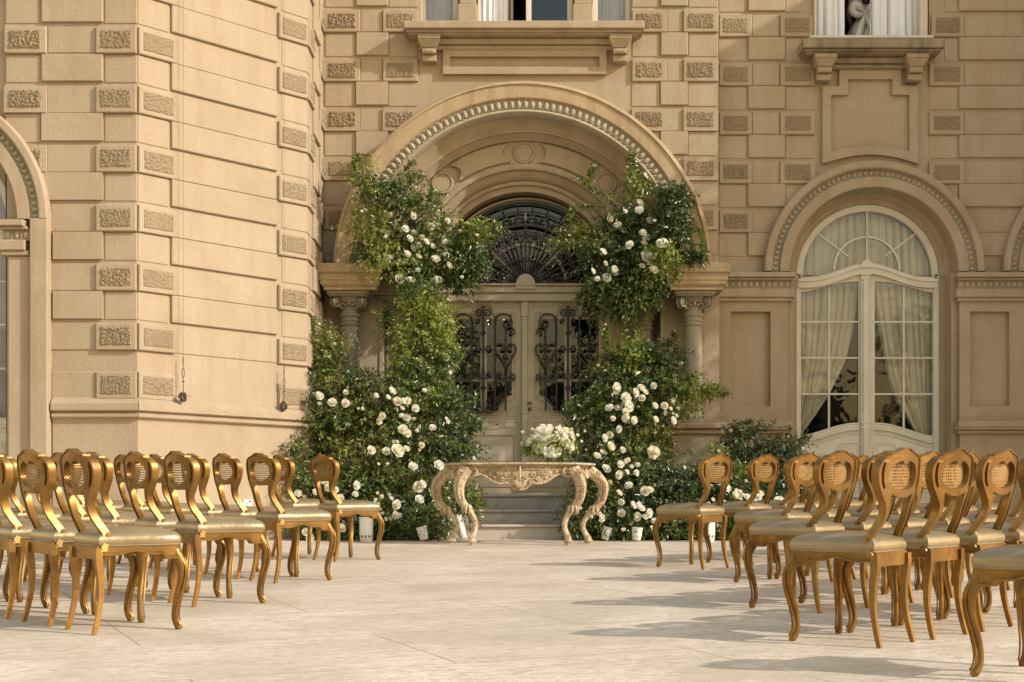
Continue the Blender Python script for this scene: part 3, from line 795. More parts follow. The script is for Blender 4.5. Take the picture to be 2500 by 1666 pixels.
gi = MB(); YG = 19.12
def TA(rr, aa): return (fx+rr*cos(aa), YG, FZ+rr*sin(aa))
for R_, t in ((1.10, .028), (.79, .020), (.35, .012), (.965, .013)):
    gi.tube([TA(R_, pi*i/60) for i in range(61)], t, 6)
gi.tube([TA(R_, 0) for R_ in (-1.07, 1.07)], .014, 6)
for i in range(25):
    a = pi*(i+.5)/25; gi.tube([TA(.14, a), TA(.78 if i % 3 == 0 else .54, a)], .0085 if i % 3 else .012, 5)
for i in range(16):
    a = pi*(i+.5)/16
    for s_ in (-1, 1):
        pts = []
        for k in range(18):
            t = k/17; an = s_*(t*2*pi*1.15)+a-s_*pi*.5; r = .048*(1-.8*t); c = TA(.665, a+s_*.075)
            pts.append((c[0]+r*cos(an), YG, c[2]+r*sin(an)))
        gi.tube(pts, .008, 5)
        gi.tube([TA(.52, a), TA(.58, a+s_*.02), TA(.62, a+s_*.06)], .008, 5)
    gi.tube([TA(.97, a), TA(1.06, a)], .010, 5)
    am = a+pi/32
    gi.tube([(TA(.875, a)[0]+.05*cos(t*pi/7), YG, TA(.875, a)[2]+.05*sin(t*pi/7)) for t in range(15)], .010, 5)
    for s_ in (-1, 1):
        pts = [];
        for k in range(12):
            t = k/11; an = a+pi/2*s_+s_*t*5; r = .042*(1-.8*t); c = TA(.86, a+s_*.075); pts.append((c[0]+r*cos(an), YG, c[2]+r*sin(an)))
        gi.tube(pts, .010, 5)
gi.build('grille', M['iron'], fan, ORG, 50)

# steps
st = thing('stone_steps', (PX, Y0, 0), 'three marble steps behind the carved table leading up to the iron-grilled door', 'steps')
for i, (z0, z1, y, hw) in enumerate(((-.1, .169, Y0, 2.0), (.169, .349, 17.35, 1.72), (.349, .54, 17.67, 1.5))):
    s = MB(); s.slab(PX-hw, PX+hw, y+.03, 18.6 if i < 2 else 19.4, z0-.002*i, z1-.035, .004); so = s.build('riser', M['marble_pale' if i == 0 else 'marble'], st, (PX, Y0, 0))
    s = MB(); s.slab(PX-hw-.02, PX+hw+.02, y, 18.6 if i < 2 else 19.4, z1-.035, z1, .012); s.build('tread', M['marble_pale' if i == 0 else 'marble'], st, (PX, Y0, 0))

# ------------------------------------------------------------------ arched window bays
def window_bay(cx, Yp, left=False):
    a = MB(); dY = Yp-YR; z0 = .47
    a.ring([(WR, 18.9), (WR, 18.73), (1.425, 18.715), (1.36, 18.715), (1.342, 18.73), (1.34, 18.79)], cx, WCZ, n=72)
    a.ring([(1.239, 18.79), (1.235, 18.745), (1.11, 18.745), (1.10, 18.755), (1.10, 19.20)], cx, WCZ, n=72)
    a.ring([(1.10, 19.08), (1.03, 19.09), (1.02, 19.12), (.96, 19.12), (.955, 19.2)], cx, WCZ, n=72)
    a.v = [(p[0], p[1]+dY, p[2]) for p in a.v]
    if left:      # band runs down to the ground on the viewer's side
        for s_ in (-1, 1):
            x0, x1 = (cx+1.25, cx+WR) if s_ > 0 else (cx-WR, cx-1.25)
            a.slab(x0, x1, 18.715+dY, 18.9+dY, -.4, WCZ, .012)
    arch = VB(a, 'window_archivolt', M['trim'], smooth=35)
    e = MB(); e.ring([(1.34, 18.785), (1.335, 18.80), (1.244, 18.80), (1.239, 18.785)], cx, WCZ, n=72)
    n = 56
    for i in range(n):
        an = pi*(i+.5)/n; Rm = Matrix.Rotation(-(an-pi/2), 4, 'Y').to_3x3()
        e.blob((cx+1.29*cos(an), 18.795, WCZ+1.29*sin(an)), (.026, .018, .042), Rm, 8, 5)
        an2 = pi*i/n; e.blob((cx+1.29*cos(an2), 18.80, WCZ+1.29*sin(an2)), (.007, .014, .034), Matrix.Rotation(-(an2-pi/2), 4, 'Y').to_3x3(), 5, 4)
    e.v = [(p[0], p[1]+dY, p[2]) for p in e.v]
    e.build('egg_band', M['egg'], arch, ORG, 50)
    j = MB()
    for s_ in (-1, 1):
        x0, x1 = (cx+1.04, cx+1.12) if s_ > 0 else (cx-1.12, cx-1.04)
        j.box(x0, x1, 18.865+dY, 19.3+dY, z0-.2 if not left else -.4, WCZ)
        x0, x1 = (cx+.95, cx+1.06) if s_ > 0 else (cx-1.06, cx-.95)
        j.box(x0, x1, 19.13+dY, 19.32+dY, z0-.2 if not left else -.4, WCZ)
    VBX(j, 'window_jamb', M['plaster'], [cx])

def glazed_door(cx, dY=0, zb=.47):
    """white french door with a curved head rail and a fan window over it; drawn relative to the centre"""
    Yw = 19.17; k = F/Yw
    def q(x, y): return (cx+(x-2115.6)/k, WZ(y, Yw))
    f = MB()
    # frame: outer jambs and arch
    f.ring([(.955, 19.17), (.955, 19.13), (.94, 19.12), (.87, 19.12), (.86, 19.14), (.86, 19.2)], cx, WCZ, n=56)
    for s_ in (-1, 1):
        x0, x1 = (cx+.885, cx+.955) if s_ > 0 else (cx-.955, cx-.885)
        f.slab(x0, x1, 19.12, 19.2, zb, WCZ+.03, .008)
    # curved transom
    def cy(t): return 683-34*(.5+.5*cos(pi*min(1, abs(t)/.86)))**1.3       # pixel height of the top of the transom
    def band(o0, o1, y0, y1, t0=-.93, t1=.93, n=40):
        up = []; lo = []
        for i in range(n+1):
            t = t0+(t1-t0)*i/n; X = cx+t; up.append((X, WZ(cy(t)+o0, Yw))); lo.append((X, WZ(cy(t)+o1, Yw)))
        f.prism(lo+up[::-1], [], y0, y1)
    band(0, 7, 19.08, 19.2); band(7, 16, 19.10, 19.2); band(16, 22, 19.09, 19.2); band(-5, 0, 19.12, 19.2)
    # shell-like boss
    c = q(2112, 645); f.prism([(c[0]+.085*cos(pi*i/10), c[1]-.06+.10*sin(pi*i/10)) for i in range(11)], [], 19.07, 19.2)
    fo = VB(f, 'window_frame', M['window'])
    if dY: 
        for v_ in fo.data.vertices: v_.co.y += dY
    # fan bars
    b = MB(); hub = (cx-.005, WZ(660, Yw))
    b.slab(cx-.014, cx+.008, 19.14, 19.19, hub[1]+.05, WCZ+.87, .004)
    for s_ in (-1, 1):
        b.tube([(hub[0]+s_*.24, 19.165, hub[1]+.18), (cx+s_*.655, 19.165, WCZ+.575)], .014, 4)
    b.ring([(.45, 19.19), (.45, 19.14), (.425, 19.14), (.425, 19.19)], cx-.005, hub[1]+.0, n=40)
    bo = b.build('fan_bars', M['window'], fo, ORG, None, (0, dY, 0))
    g = MB(); g.prism([(cx-.9, WZ(700, Yw)), (cx+.9, WZ(700, Yw))]+arch_pts(cx, WCZ, .9, 0, pi, 40), [], 19.182, 19.188)
    g.build('pane', M['glass'], fo, ORG, None, (0, dY, 0))
    # two leaves
    for s_ in (-1, 1):
        lf = MB()
        def L(x, y):      # mirrored for the right leaf: pixels of the left one
            p = q(x, y); return (2*cx-p[0]-.01, p[1]) if s_ > 0 else p
        def pr_(pts, y0, y1, holes=()):
            P_ = [L(*p) for p in pts]; H_ = [[L(*p) for p in h] for h in holes]; lf.prism(P_, H_, y0, y1)
        xs_ = [1953.6+i*(2095-1953.6)/10 for i in range(11)]
        topc = [(x, 715-27*sin(pi/2*(i/10))**1.4) for i, x in enumerate(xs_)]
        botc = [(x, 1064-32*sin(pi/2*(i/10))**1.5) for i, x in enumerate(xs_)]
        hole = botc+topc[::-1]
        pr_([(1945, 1226), (2112, 1226), (2112, 672), (2060, 676), (1990, 700), (1945, 704)], 19.15, 19.2, [hole])
        for y in (786.7, 874.5, 962.7):
            a_, b_ = L(1953, y), L(2095, y); lf.slab(min(a_[0], b_[0]), max(a_[0], b_[0]), 19.155, 19.19, a_[1]-.012, a_[1]+.012, .004)
        a_, b_ = L(2021, 1052), L(2026, 700); lf.slab(min(a_[0], b_[0]), max(a_[0], b_[0]), 19.16, 19.19, a_[1], b_[1], .003)
        lf.tube([(L(x, y+3)[0], 19.15, L(x, y+3)[1]) for x, y in botc], .009, 5)
        lf.tube([(L(x, y+17)[0], 19.135, L(x, y+17)[1]) for x, y in botc], .017, 6); lf.tube([(L(x, y+29)[0], 19.145, L(x, y+29)[1]) for x, y in botc], .008, 5)
        for i in range(21):
            t = i/20*9.99; i0 = int(t); x = xs_[i0]+(xs_[min(i0+1, 10)]-xs_[i0])*(t-i0); y = botc[i0][1]+(botc[min(i0+1, 10)][1]-botc[i0][1])*(t-i0)+23
            p = L(x, y); lf.box(p[0]-.008, p[0]+.008, 19.14, 19.16, p[1]-.012, p[1]+.008)
        for pts in ([(1962, 1190), (1962, 1112), (2015, 1108), (2015, 1190)], [(2035, 1190), (2035, 1112), (2048, 1085), (2090, 1082), (2098, 1100), (2098, 1190)], [(1958, 1222), (1958, 1200), (2098, 1200), (2098, 1222)]):
            lf.tube([(L(*p)[0], 19.15, L(*p)[1]) for p in pts], .010, 5, closed=True)
            c_ = (sum(p[0] for p in pts)/len(pts), sum(p[1] for p in pts)/len(pts))
            lf.tube([(L(c_[0]+(p[0]-c_[0])*.82, c_[1]+(p[1]-c_[1])*.86)[0], 19.15, L(c_[0], c_[1]+(p[1]-c_[1])*.86)[1]) for p in pts], .006, 5, closed=True)
        if s_ < 0:
            a_, b_ = q(2098, 1226), q(2124, 662); lf.slab(a_[0]+.005, b_[0]-.005, 19.11, 19.16, a_[1], b_[1], .01)
            lf.slab(a_[0]+.03, b_[0]-.03, 19.09, 19.11, a_[1]+.1, b_[1]-.1, .01)
            for yy in (672, 683, 1032, 1046): p = q(2111, yy); lf.slab(p[0]-.07, p[0]+.07, 19.085, 19.12, p[1]-.014, p[1]+.014, .006)
        lo = VB(lf, 'glazed_door_leaf', M['window'])
        lo.location.y = dY
        g = MB(); p0, p1 = L(1950, 1066), L(2098, 684)
        g.box(min(p0[0], p1[0]), max(p0[0], p1[0]), 19.18, 19.185, p0[1], p1[1]); g.build('pane', M['glass'], lo, ORG)

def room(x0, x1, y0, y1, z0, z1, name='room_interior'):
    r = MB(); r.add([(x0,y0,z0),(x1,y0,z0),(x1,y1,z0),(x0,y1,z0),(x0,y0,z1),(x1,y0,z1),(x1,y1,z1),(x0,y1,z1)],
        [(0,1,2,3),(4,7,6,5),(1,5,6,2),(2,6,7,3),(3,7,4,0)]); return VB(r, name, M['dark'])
window_bay(WCX, YR); glazed_door(WCX)
window_bay(WCX+3.125, YR); glazed_door(WCX+3.125)
window_bay(LWX, Y1+.0, True); glazed_door(LWX, Y1-YR)
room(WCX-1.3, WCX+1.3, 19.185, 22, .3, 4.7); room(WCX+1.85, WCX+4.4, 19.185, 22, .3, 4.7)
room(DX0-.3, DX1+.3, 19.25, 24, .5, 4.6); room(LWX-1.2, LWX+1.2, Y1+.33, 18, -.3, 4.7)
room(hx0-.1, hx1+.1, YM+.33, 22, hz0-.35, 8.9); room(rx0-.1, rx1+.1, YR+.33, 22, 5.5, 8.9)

# impost mouldings and panelled pilasters of the right-hand wall and the bay window
def impost(x0, x1, dY=0, e0=.04, e1=.04, par=None):
    q = MB()
    za, zb_, zc, zd, ze = [WZ(v, 18.75) for v in (667, 683, 706, 727, 730)]
    q.slab(x0-e0, x1+e1, 18.66, 18.9, zb_+.02, za, .01); q.slab(x0-e0*.5, x1+e1*.5, 18.70, 18.9, zb_-.01, zb_+.02, .01)
    q.box(x0, x1, 18.76, 18.9, zc, zb_); q.slab(x0-e0, x1+e1, 18.71, 18.9, zd, zc, .01); q.slab(x0-e0*.3, x1+e1*.3, 18.735, 18.9, zd-.05, zd, .008)
    q.v = [(p[0], p[1]+dY, p[2]) for p in q.v]
    o = VB(q, 'impost_moulding', M['trim'])
    e = MB(); n = max(2, int((x1-x0)/.075))
    for i in range(n):
        x = x0+(x1-x0)*(i+.5)/n; e.blob((x, 18.758+dY, (zb_+zc)/2), (.028, .018, .045), None, 8, 5)
        e.blob((x+(x1-x0)/n/2, 18.75+dY, (zb_+zc)/2), (.006, .012, .04), None, 5, 4)
    e.build('egg_band', M['egg'], o, ORG, 50)
def pilaster(x0, x1, pn0, pn1, e0, e1):
    q = MB(); zt, z1, z2, zb_ = WZ(727, 18.75), WZ(761, 18.78), WZ(992, 18.78), WZ(1030, 18.78)
    Yf = 18.775
    q.prism([(x0, zb_), (x1, zb_), (x1, zt), (x0, zt)], [[(pn0, z2), (pn1, z2), (pn1, z1), (pn0, z1)]], Yf, YR+.02)
    q.box(pn0, pn1, YR-.005, YR+.02, z2, z1)
    q.slab(x0-e0, x1+e1, 18.62, 18.9, zb_-.075, zb_, .03); q.slab(x0-e0, x1+e1, 18.635, 18.9, zb_-.11, zb_-.075, .006)
    q.slab(x0-e0*.6, x1+e1*.6, 18.69, 18.9, zb_-.16, zb_-.11, .012); q.box(x0, x1, 18.76, 18.9, -.3, zb_-.16)
    VB(q, 'panelled_pilaster', M['plaster'])
pw = WCX-1.10
impost(2.69, pw, 0, 0, .05); pilaster(2.69, pw-.03, WX(1784, 18.78), WX(1881, 18.78), 0, .05)
rw0, rw1 = WCX+1.10, WCX+3.125-1.10
impost(rw0, rw1); pilaster(rw0+.02, rw1-.02, WX(2368, 18.78), WX(2464, 18.78), .06, .06)
impost(WCX+3.125+1.1, 10.3)
impost(LWX+.95, LWX+1.25, Y1-YR+.0, .05, -.05)
q = MB(); q.slab(LWX+1.0, LWX+1.25, Y1-.09, Y1+.3, -.4, WZ(727, 18.75)-.05, .01); q.slab(LWX+.95, LWX+1.0, Y1+.05, Y1+.35, -.4, WZ(727, 18.75), .006); VB(q, 'bay_pilaster', M['plaster'])
# marble sills under the french doors
q = MB()
for c in (WCX, WCX+3.125): q.slab(c-.98, c+.98, 18.70, 19.25, .43, .485, .01); q.slab(c-.95, c+.95, 18.76, 19.2, -.2, .43, .01)
q.slab(LWX-.96, LWX+.96, Y1+.16, Y1+.6, -.3, .485, .01); VBX(q, 'door_step', M['marble_pale'], [0, WCX+1.5])

# stepped panel over the window
YP = 18.80
def Z3(x, y): return (WX(1600+x*.3827, YP), WZ(y*.3827, YP))
def arcline(x0, x1, ye, yc, n=16):
    return [Z3(x0+(x1-x0)*i/n, ye+(yc-ye)*sin(pi*i/n)**.9) for i in range(n+1)]
oc = [Z3(1068, 1045)]+arcline(1068, 1680, 1045, 985)[1:-1]+[Z3(1680, 1048), Z3(1680, 550), Z3(1568, 550), Z3(1568, 447), Z3(1175, 447), Z3(1175, 550), Z3(1068, 550)]
ic = [Z3(1122, 965)]+arcline(1122, 1622, 965, 932)[1:-1]+[Z3(1622, 965), Z3(1622, 605), Z3(1513, 605), Z3(1513, 505), Z3(1230, 505), Z3(1230, 605), Z3(1122, 605)]
q = MB(); q.prism(oc, [ic], YP+.005, YR+.02); q.tube([(p[0], YP+.004, p[1]) for p in oc], .006, 4, closed=True); VB(q, 'stepped_panel', M['plaster'])
q = MB(); YQ = 18.62
def Z2(x, y): return (WX(750+x*.36356, YQ), WZ(y*.36356, YQ))
q.prism([Z2(912, 497), Z2(2010, 497), Z2(2010, 333), Z2(912, 333)], [[Z2(960, 448), Z2(1962, 448), Z2(1962, 380), Z2(960, 380)]], YQ, YM+.02); VB(q, 'oblong_panel', M['plaster'])

def sill(x0, x1, yt, yb, Yf, Yw, m, corb, yl, label='window_sill'):
    s = MB(); za, zb_ = WZ(yt, Yf), WZ(yb, Yf)
    s.slab(x0, x1, Yf, Yw+.1, zb_, za, .012)
    s.slab(x0+.03, x1-.03, Yf+.04, Yw+.1, zb_-.03, zb_, .012); s.slab(x0+.06, x1-.06, Yf+.09, Yw+.1, zb_-.05, zb_-.03, .008)
    s.slab(x0+.16, x1-.16, Yf+.2, Yw+.1, zb_-.13, zb_-.05, .02); s.slab(x0+.18, x1-.18, Yf+.25, Yw+.1, zb_-.19, zb_-.13, .02)
    so = VB(s, label, m)
    for cx in corb:
        c = MB(); zt = zb_-.05; h = zt-WZ(yl, Yf+.1)
        prof = [(.14, 0), (.14, -.06), (.125, -.075), (.11, -.12), (.085, -.125)]
        c.slab(cx-.145, cx+.145, Yf+.07, Yw+.1, zt-.06, zt, .01)
        vs = [(cx-.145, Yf+.07, zt-.06), (cx+.145, Yf+.07, zt-.06), (cx+.145, Yw+.1, zt-.06), (cx-.145, Yw+.1, zt-.06), (cx-.09, Yf+.13, zt-.15), (cx+.09, Yf+.13, zt-.15), (cx+.09, Yw+.1, zt-.15), (cx-.09, Yw+.1, zt-.15)]
        c.add(vs, [(0, 4, 5, 1), (1, 5, 6, 2), (3, 7, 4, 0), (4, 7, 6, 5)])
        c.slab(cx-.088, cx+.088, Yf+.14, Yw+.1, zt-h*.72, zt-.15, .008); c.slab(cx-.092, cx+.092, Yf+.2, Yw+.1, zt-h, zt-h*.72-.004, .01)
        c.slab(cx-.06, cx+.06, Yf+.132, Yf+.16, zt-h*.68, zt-.17, .008)
        c.build('corbel', M['trim'], so, ORG)
sill(WX(985, 18.34), WX(1573, 18.34), 50, 69, 18.34, YM, M['trim'], (WX(1047, 18.45), WX(1515, 18.45)), 143.6)
sill(WX(1961, 18.5), WX(2307, 18.5), 94, 116, 18.5, YR, M['sill'], (WX(2016, 18.6), WX(2240, 18.6)), 190)

# upper windows
zs = WZ(50, 18.34)
def casement(x0, x1, y0, zb, zt, m='window', parent=None, fw=.07, glass=True, name='window', rot=0):
    c = MB(); c.slab(0, fw, 0, .05, 0, zt-zb, .006); c.slab(x1-x0-fw, x1-x0, 0, .05, 0, zt-zb, .006)
    c.slab(fw, x1-x0-fw, 0, .05, 0, fw*1.1, .006); c.slab(fw, x1-x0-fw, 0, .05, zt-zb-fw, zt-zb, .006)
    c.slab(-.005, x1-x0+.005, -.02, .045, .0, .03, .006)
    ca, sa = cos(rot), sin(rot)
    def tr(v): return [(x0+p[0]*ca-p[1]*sa, y0+p[0]*sa+p[1]*ca, zb+p[2]) for p in v]
    c.v = tr(c.v); o = VB(c, name, M[m])
    if glass:
        g = MB(); g.box(fw, x1-x0-fw, .022, .026, fw, zt-zb-fw); g.v = tr(g.v); g.build('pane', M['glass'], o, ORG)
    return o
YU = 18.78; U = lambda x: WX(x, YU)
casement(U(1027), U(1119), YU, zs+.02, 8.7); casement(U(1446), U(1540), YU, zs+.02, 8.7)
casement(U(1284), U(1398), YU-.06, zs+.02, 8.7)
c = MB()
for a, b in ((1119, 1166), (1397, 1446)):
    c.slab(U(a), U(b), 18.58, 18.9, zs, zs+.30, .01); c.slab(U(a)+.02, U(b)-.02, 18.60, 18.9, zs+.30, 8.7, .01)
    c.slab(U(a)+.06, U(b)-.07, 18.55, 18.62, zs+.44, zs+.9, .01)
c.slab(U(1019), U(1027), 18.7, 18.95, zs, 8.7, .008); c.slab(U(1540), U(1545), 18.7, 18.95, zs, 8.7, .008)
VBX(c, 'window_mullion', M['plaster'], [U(1024), U(1280), U(1538)])
casement(U(1166), U(1172), YU, zs+.02, 8.7, fw=.02, glass=False); casement(U(1236), U(1253), YU+.25, zs+.02, 8.7, fw=.04, glass=False)
q = MB(); YV = 18.75; V = lambda x: WX(x, YV)
q.slab(WX(1978, 18.55), WX(2281, 18.55), 18.55, 18.9, WZ(94, 18.55)+.002, WZ(86, 18.55)+.002, .01)
q.slab(V(1990), V(1996), 18.80, 19.0, WZ(88, 18.55), 8.7, .005); q.slab(V(2249), V(2268), 18.80, 19.0, WZ(88, 18.55), 8.7, .008)
VB(q, 'upper_window_frame', paint('peeling_paint', (.62, .57, .47), (.5, .44, .34), .6, .5, (.16, .12, .08)))

# ------------------------------------------------------------------ curtains
def drape(label, pts_top, m, Y, lo=None, wav=.03, npl=14, group=None, ztop=None, zbot=None, edges=None, name='curtain'):
    """edges: list of (z, xl, xr) rows"""
    c = MB(); nu = npl*8; rows = edges; vs = []
    for z, xl, xr in rows:
        for i in range(nu+1):
            t = i/nu; wv = wav*(1+.35*sin(3*t+z)); ph = 2*pi*npl*t+.5*sin(z*1.7+t*9)
            vs.append((xl+(xr-xl)*t+.3*wav*sin(ph*1.0+1), Y+wv*sin(ph)*(.6+.4*sin(t*17+1)), z))
    c.add(vs, [(j*(nu+1)+i, j*(nu+1)+i+1, (j+1)*(nu+1)+i+1, (j+1)*(nu+1)+i) for j in range(len(rows)-1) for i in range(nu)])
    x0 = rows[0][1]; z0 = min(r[0] for r in rows)
    o = c.build(name, M[m], None, (x0, Y, z0), 80, (x0, Y, z0)); return tag(o, label, 'curtain', group)
def frows(fn, z0, z1, n): return [(z0+(z1-z0)*i/n, *fn(z0+(z1-z0)*i/n)) for i in range(n+1)]
Yc = 19.33; kc = F/19.17
def zz(y): return WZ(y, 19.17)
def interp(z, tab):
    for (za, a), (zb_, b) in zip(tab, tab[1:]):
        if za >= z >= zb_: return a+(b-a)*(za-z)/(za-zb_)
    return tab[-1][1] if z < tab[-1][0] else tab[0][1]
tabL = [(zz(v), WX(x, 19.3)) for v, x in ((680, 2094), (715, 2093), (787, 2084), (875, 2064), (963, 2023), (1063, 1955), (1075, 1954))]
tabR = [(zz(v), WX(x, 19.3)) for v, x in ((680, 2128), (715, 2131), (787, 2141), (875, 2156), (963, 2180), (1063, 2238), (1075, 2240))]
for dx, w1, w2 in ((0, 'middle', ''), (3.125, 'right-hand edge', '')):
    lab = 'in the big french door by the panelled pilaster' if dx == 0 else 'in the arched window cut by the right edge'
    drape('cream pleated curtain swept to the left '+lab, None, 'curtain', Yc, edges=frows(lambda z: (WCX+dx-.90, dx+interp(z, tabL)), zz(1070), zz(672), 26), npl=8, wav=.06, group='cream door curtains')
    drape('cream pleated curtain swept to the right '+lab, None, 'curtain', Yc, edges=frows(lambda z: (dx+interp(z, tabR), WCX+dx+.90), zz(1070), zz(672), 26), npl=8, wav=.06, group='cream door curtains')
    drape('cream pleated curtain filling the fanlight '+('over the big french door' if dx == 0 else 'of the arched window at the right edge'), None, 'curtain', Yc, edges=frows(lambda z: (WCX+dx-.92, WCX+dx+.92), zz(668), zz(505), 6), npl=17, wav=.06, group='fanlight curtains')
drape('pale curtain behind the arched window of the angled bay', None, 'sheer', Y1+.5, edges=frows(lambda z: (LWX-.6, LWX+.93), 1.0, 4.6, 6), npl=16)
a = WZ(52, YU)
for x0, x1, lb in ((1030, 1117, 'white curtain behind the left pane of the middle upper window'), (1449, 1530, 'white curtain behind the right pane of the middle upper window'), (1172, 1238, 'white curtain blown against the open casement of the middle upper window')):
    drape(lb, None, 'sheer', YU+.12, edges=frows(lambda z: (U(x0), U(x1)), a, 8.4, 4), npl=5, wav=.02, group='white upper curtains')
zq = WZ(88, 18.9)
drape('white curtain hanging left of the person in the upper right window', None, 'sheer', 19.05, edges=frows(lambda z: (WX(1990, 19.05), WX(2060, 19.05)), zq-.05, 8.6, 4), npl=4, wav=.035, group='white upper curtains')
drape('wide white curtain right of the person in the upper right window', None, 'sheer', 18.98, edges=frows(lambda z: (WX(2122, 18.98), WX(2247, 18.98)), zq-.05, 8.6, 4), npl=6, wav=.045, group='white upper curtains')

# ------------------------------------------------------------------ chandelier seen through the door panes
ch = thing('chandelier', (-.12, 21.5, 2.98), 'small chandelier with warm bulbs glimpsed through the door glass', 'chandelier')
q = MB(); q.tube([(0, 0, 1.9), (0, 0, .25)], .012, 6); q.lathe([(.01, .3), (.05, .25), (.02, .18), (.07, .1), (.03, 0), (.01, -.06)], (0, 0, 0), 10)
for i in range(8):
    a = i*pi/4; q.tube(catmull([(0, 0, .1), (.15*cos(a), .15*sin(a), 0), (.3*cos(a), .3*sin(a), .05), (.34*cos(a), .34*sin(a), .16)], 4), .008, 5)
q.build('arms', M['brass'], ch)
for i in range(8):
    a = i*pi/4; b_ = MB(); b_.blob((.34*cos(a), .34*sin(a), .2), (.008, .008, .016), None, 8, 6); b_.build('bulb', M['bulb'], ch)

# ------------------------------------------------------------------ winding cables on the bay wall
def cable(xp, ztop, y_turn, y_coil, lab, xo=0):
    uu = uB(xp); base = fB(uu, -.09, 0)
    def p(dx, y, d=0):
        Yb = base[1]; 
        c = fB(uu+dx, -.09-d, WZ(y, Yb)); return c
    t = thing('hoist_cable', (base[0], base[1], p(0, y_coil+14)[2]), lab, 'cable', 'cables hanging down the angled bay wall')
    oo = tuple(t.location)
    q = MB(); q.tube([p(0, -150), p(0, y_turn)], .0018, 4); q.tube([p(-.045, -150, -.02), p(-.045, y_coil-14, -.02)], .0013, 4); q.tube([p(0, y_turn+42), p(.0, y_coil-6)], .005, 4)
    q.build('wire', M['wire'], t, oo)
    q = MB()
    q.tube([p(0, y_turn-16), p(0, y_turn-2)], .007, 5)
    pts = [p(.011*cos(a*pi/6), y_turn+3*sin(a*pi/6)) for a in range(12)]; q.tube(pts, .003, 4, closed=True)
    q.tube([p(0, y_turn+3), p(0, y_turn+12)], .005, 5); q.tube([p(0, y_turn+34), p(0, y_turn+44)], .005, 5)
    pts = [p(.014*cos(a*pi/8), y_turn+23+12*sin(a*pi/8)) for a in range(16)]; q.tube(pts, .005, 5, closed=True)
    q.tube([p(-.02, y_turn+45), p(.0, y_turn+41), p(.016, y_turn+46)], .005, 4); q.build('turnbuckle', M['wire'], t, oo)
    q = MB(); R_ = random.Random(xp)
    for k in range(20):
        ph = R_.random()*6; rx, rz = .018+R_.random()*.028, 4+R_.random()*8; dd = .03*R_.random()
        pts = [p(-.02+rx*cos(a*pi/9+ph), y_coil+R_.random()*.8+rz*sin(a*pi/9+ph), dd+.012*sin(a)) for a in range(18)]; q.tube(pts, .006, 4, closed=True)
    q.tube([p(0, y_coil-6, .02), p(.04, y_coil-3, .03), p(.09, y_coil-2, .02)], .003, 4); q.build('coil', M['wire'], t, oo)
cable(436, 9, 888, 970, 'steel cable with turnbuckle and coil on the bay wall, left of two')
cable(682, 9, 912, 992, 'steel cable with turnbuckle and coil on the bay wall, right of two')
# paper notice
nY = Y1*4200/(4535-601); uu = uB(601)
q = MB(fB); za, zb_ = WZ(1236, nY), WZ(1219.5, nY)
q.box(uu-.06, uu+.06, -.032, -.026, zb_-.0, za) if zb_ < za else q.box(uu-.06, uu+.06, -.032, -.026, za, zb_)
b0 = fB(uu, -.03, min(za, zb_))
pn = thing('paper_notice', b0, 'small white paper notice with black marks low on the bay wall', 'notice')
q.build('sheet', M['paper'], pn, b0)
q = MB(fB); zc = (za+zb_)/2
q.tube([(uu-.03, -.034, zc-.006), (uu-.015, -.034, zc+.004), (uu-.004, -.034, zc-.008), (uu-.02, -.034, zc-.02), (uu-.03, -.034, zc-.018)], .0035, 4)
q.tube([(uu+.018, -.034, zc+.004), (uu+.018, -.034, zc+.026)], .004, 4)
q.tube([(uu+.034+.008*cos(a*pi/5), -.034, zc+.016+.010*sin(a*pi/5)) for a in range(10)], .0035, 4, closed=True)
q.build('black_marks', M['black'], pn, b0)
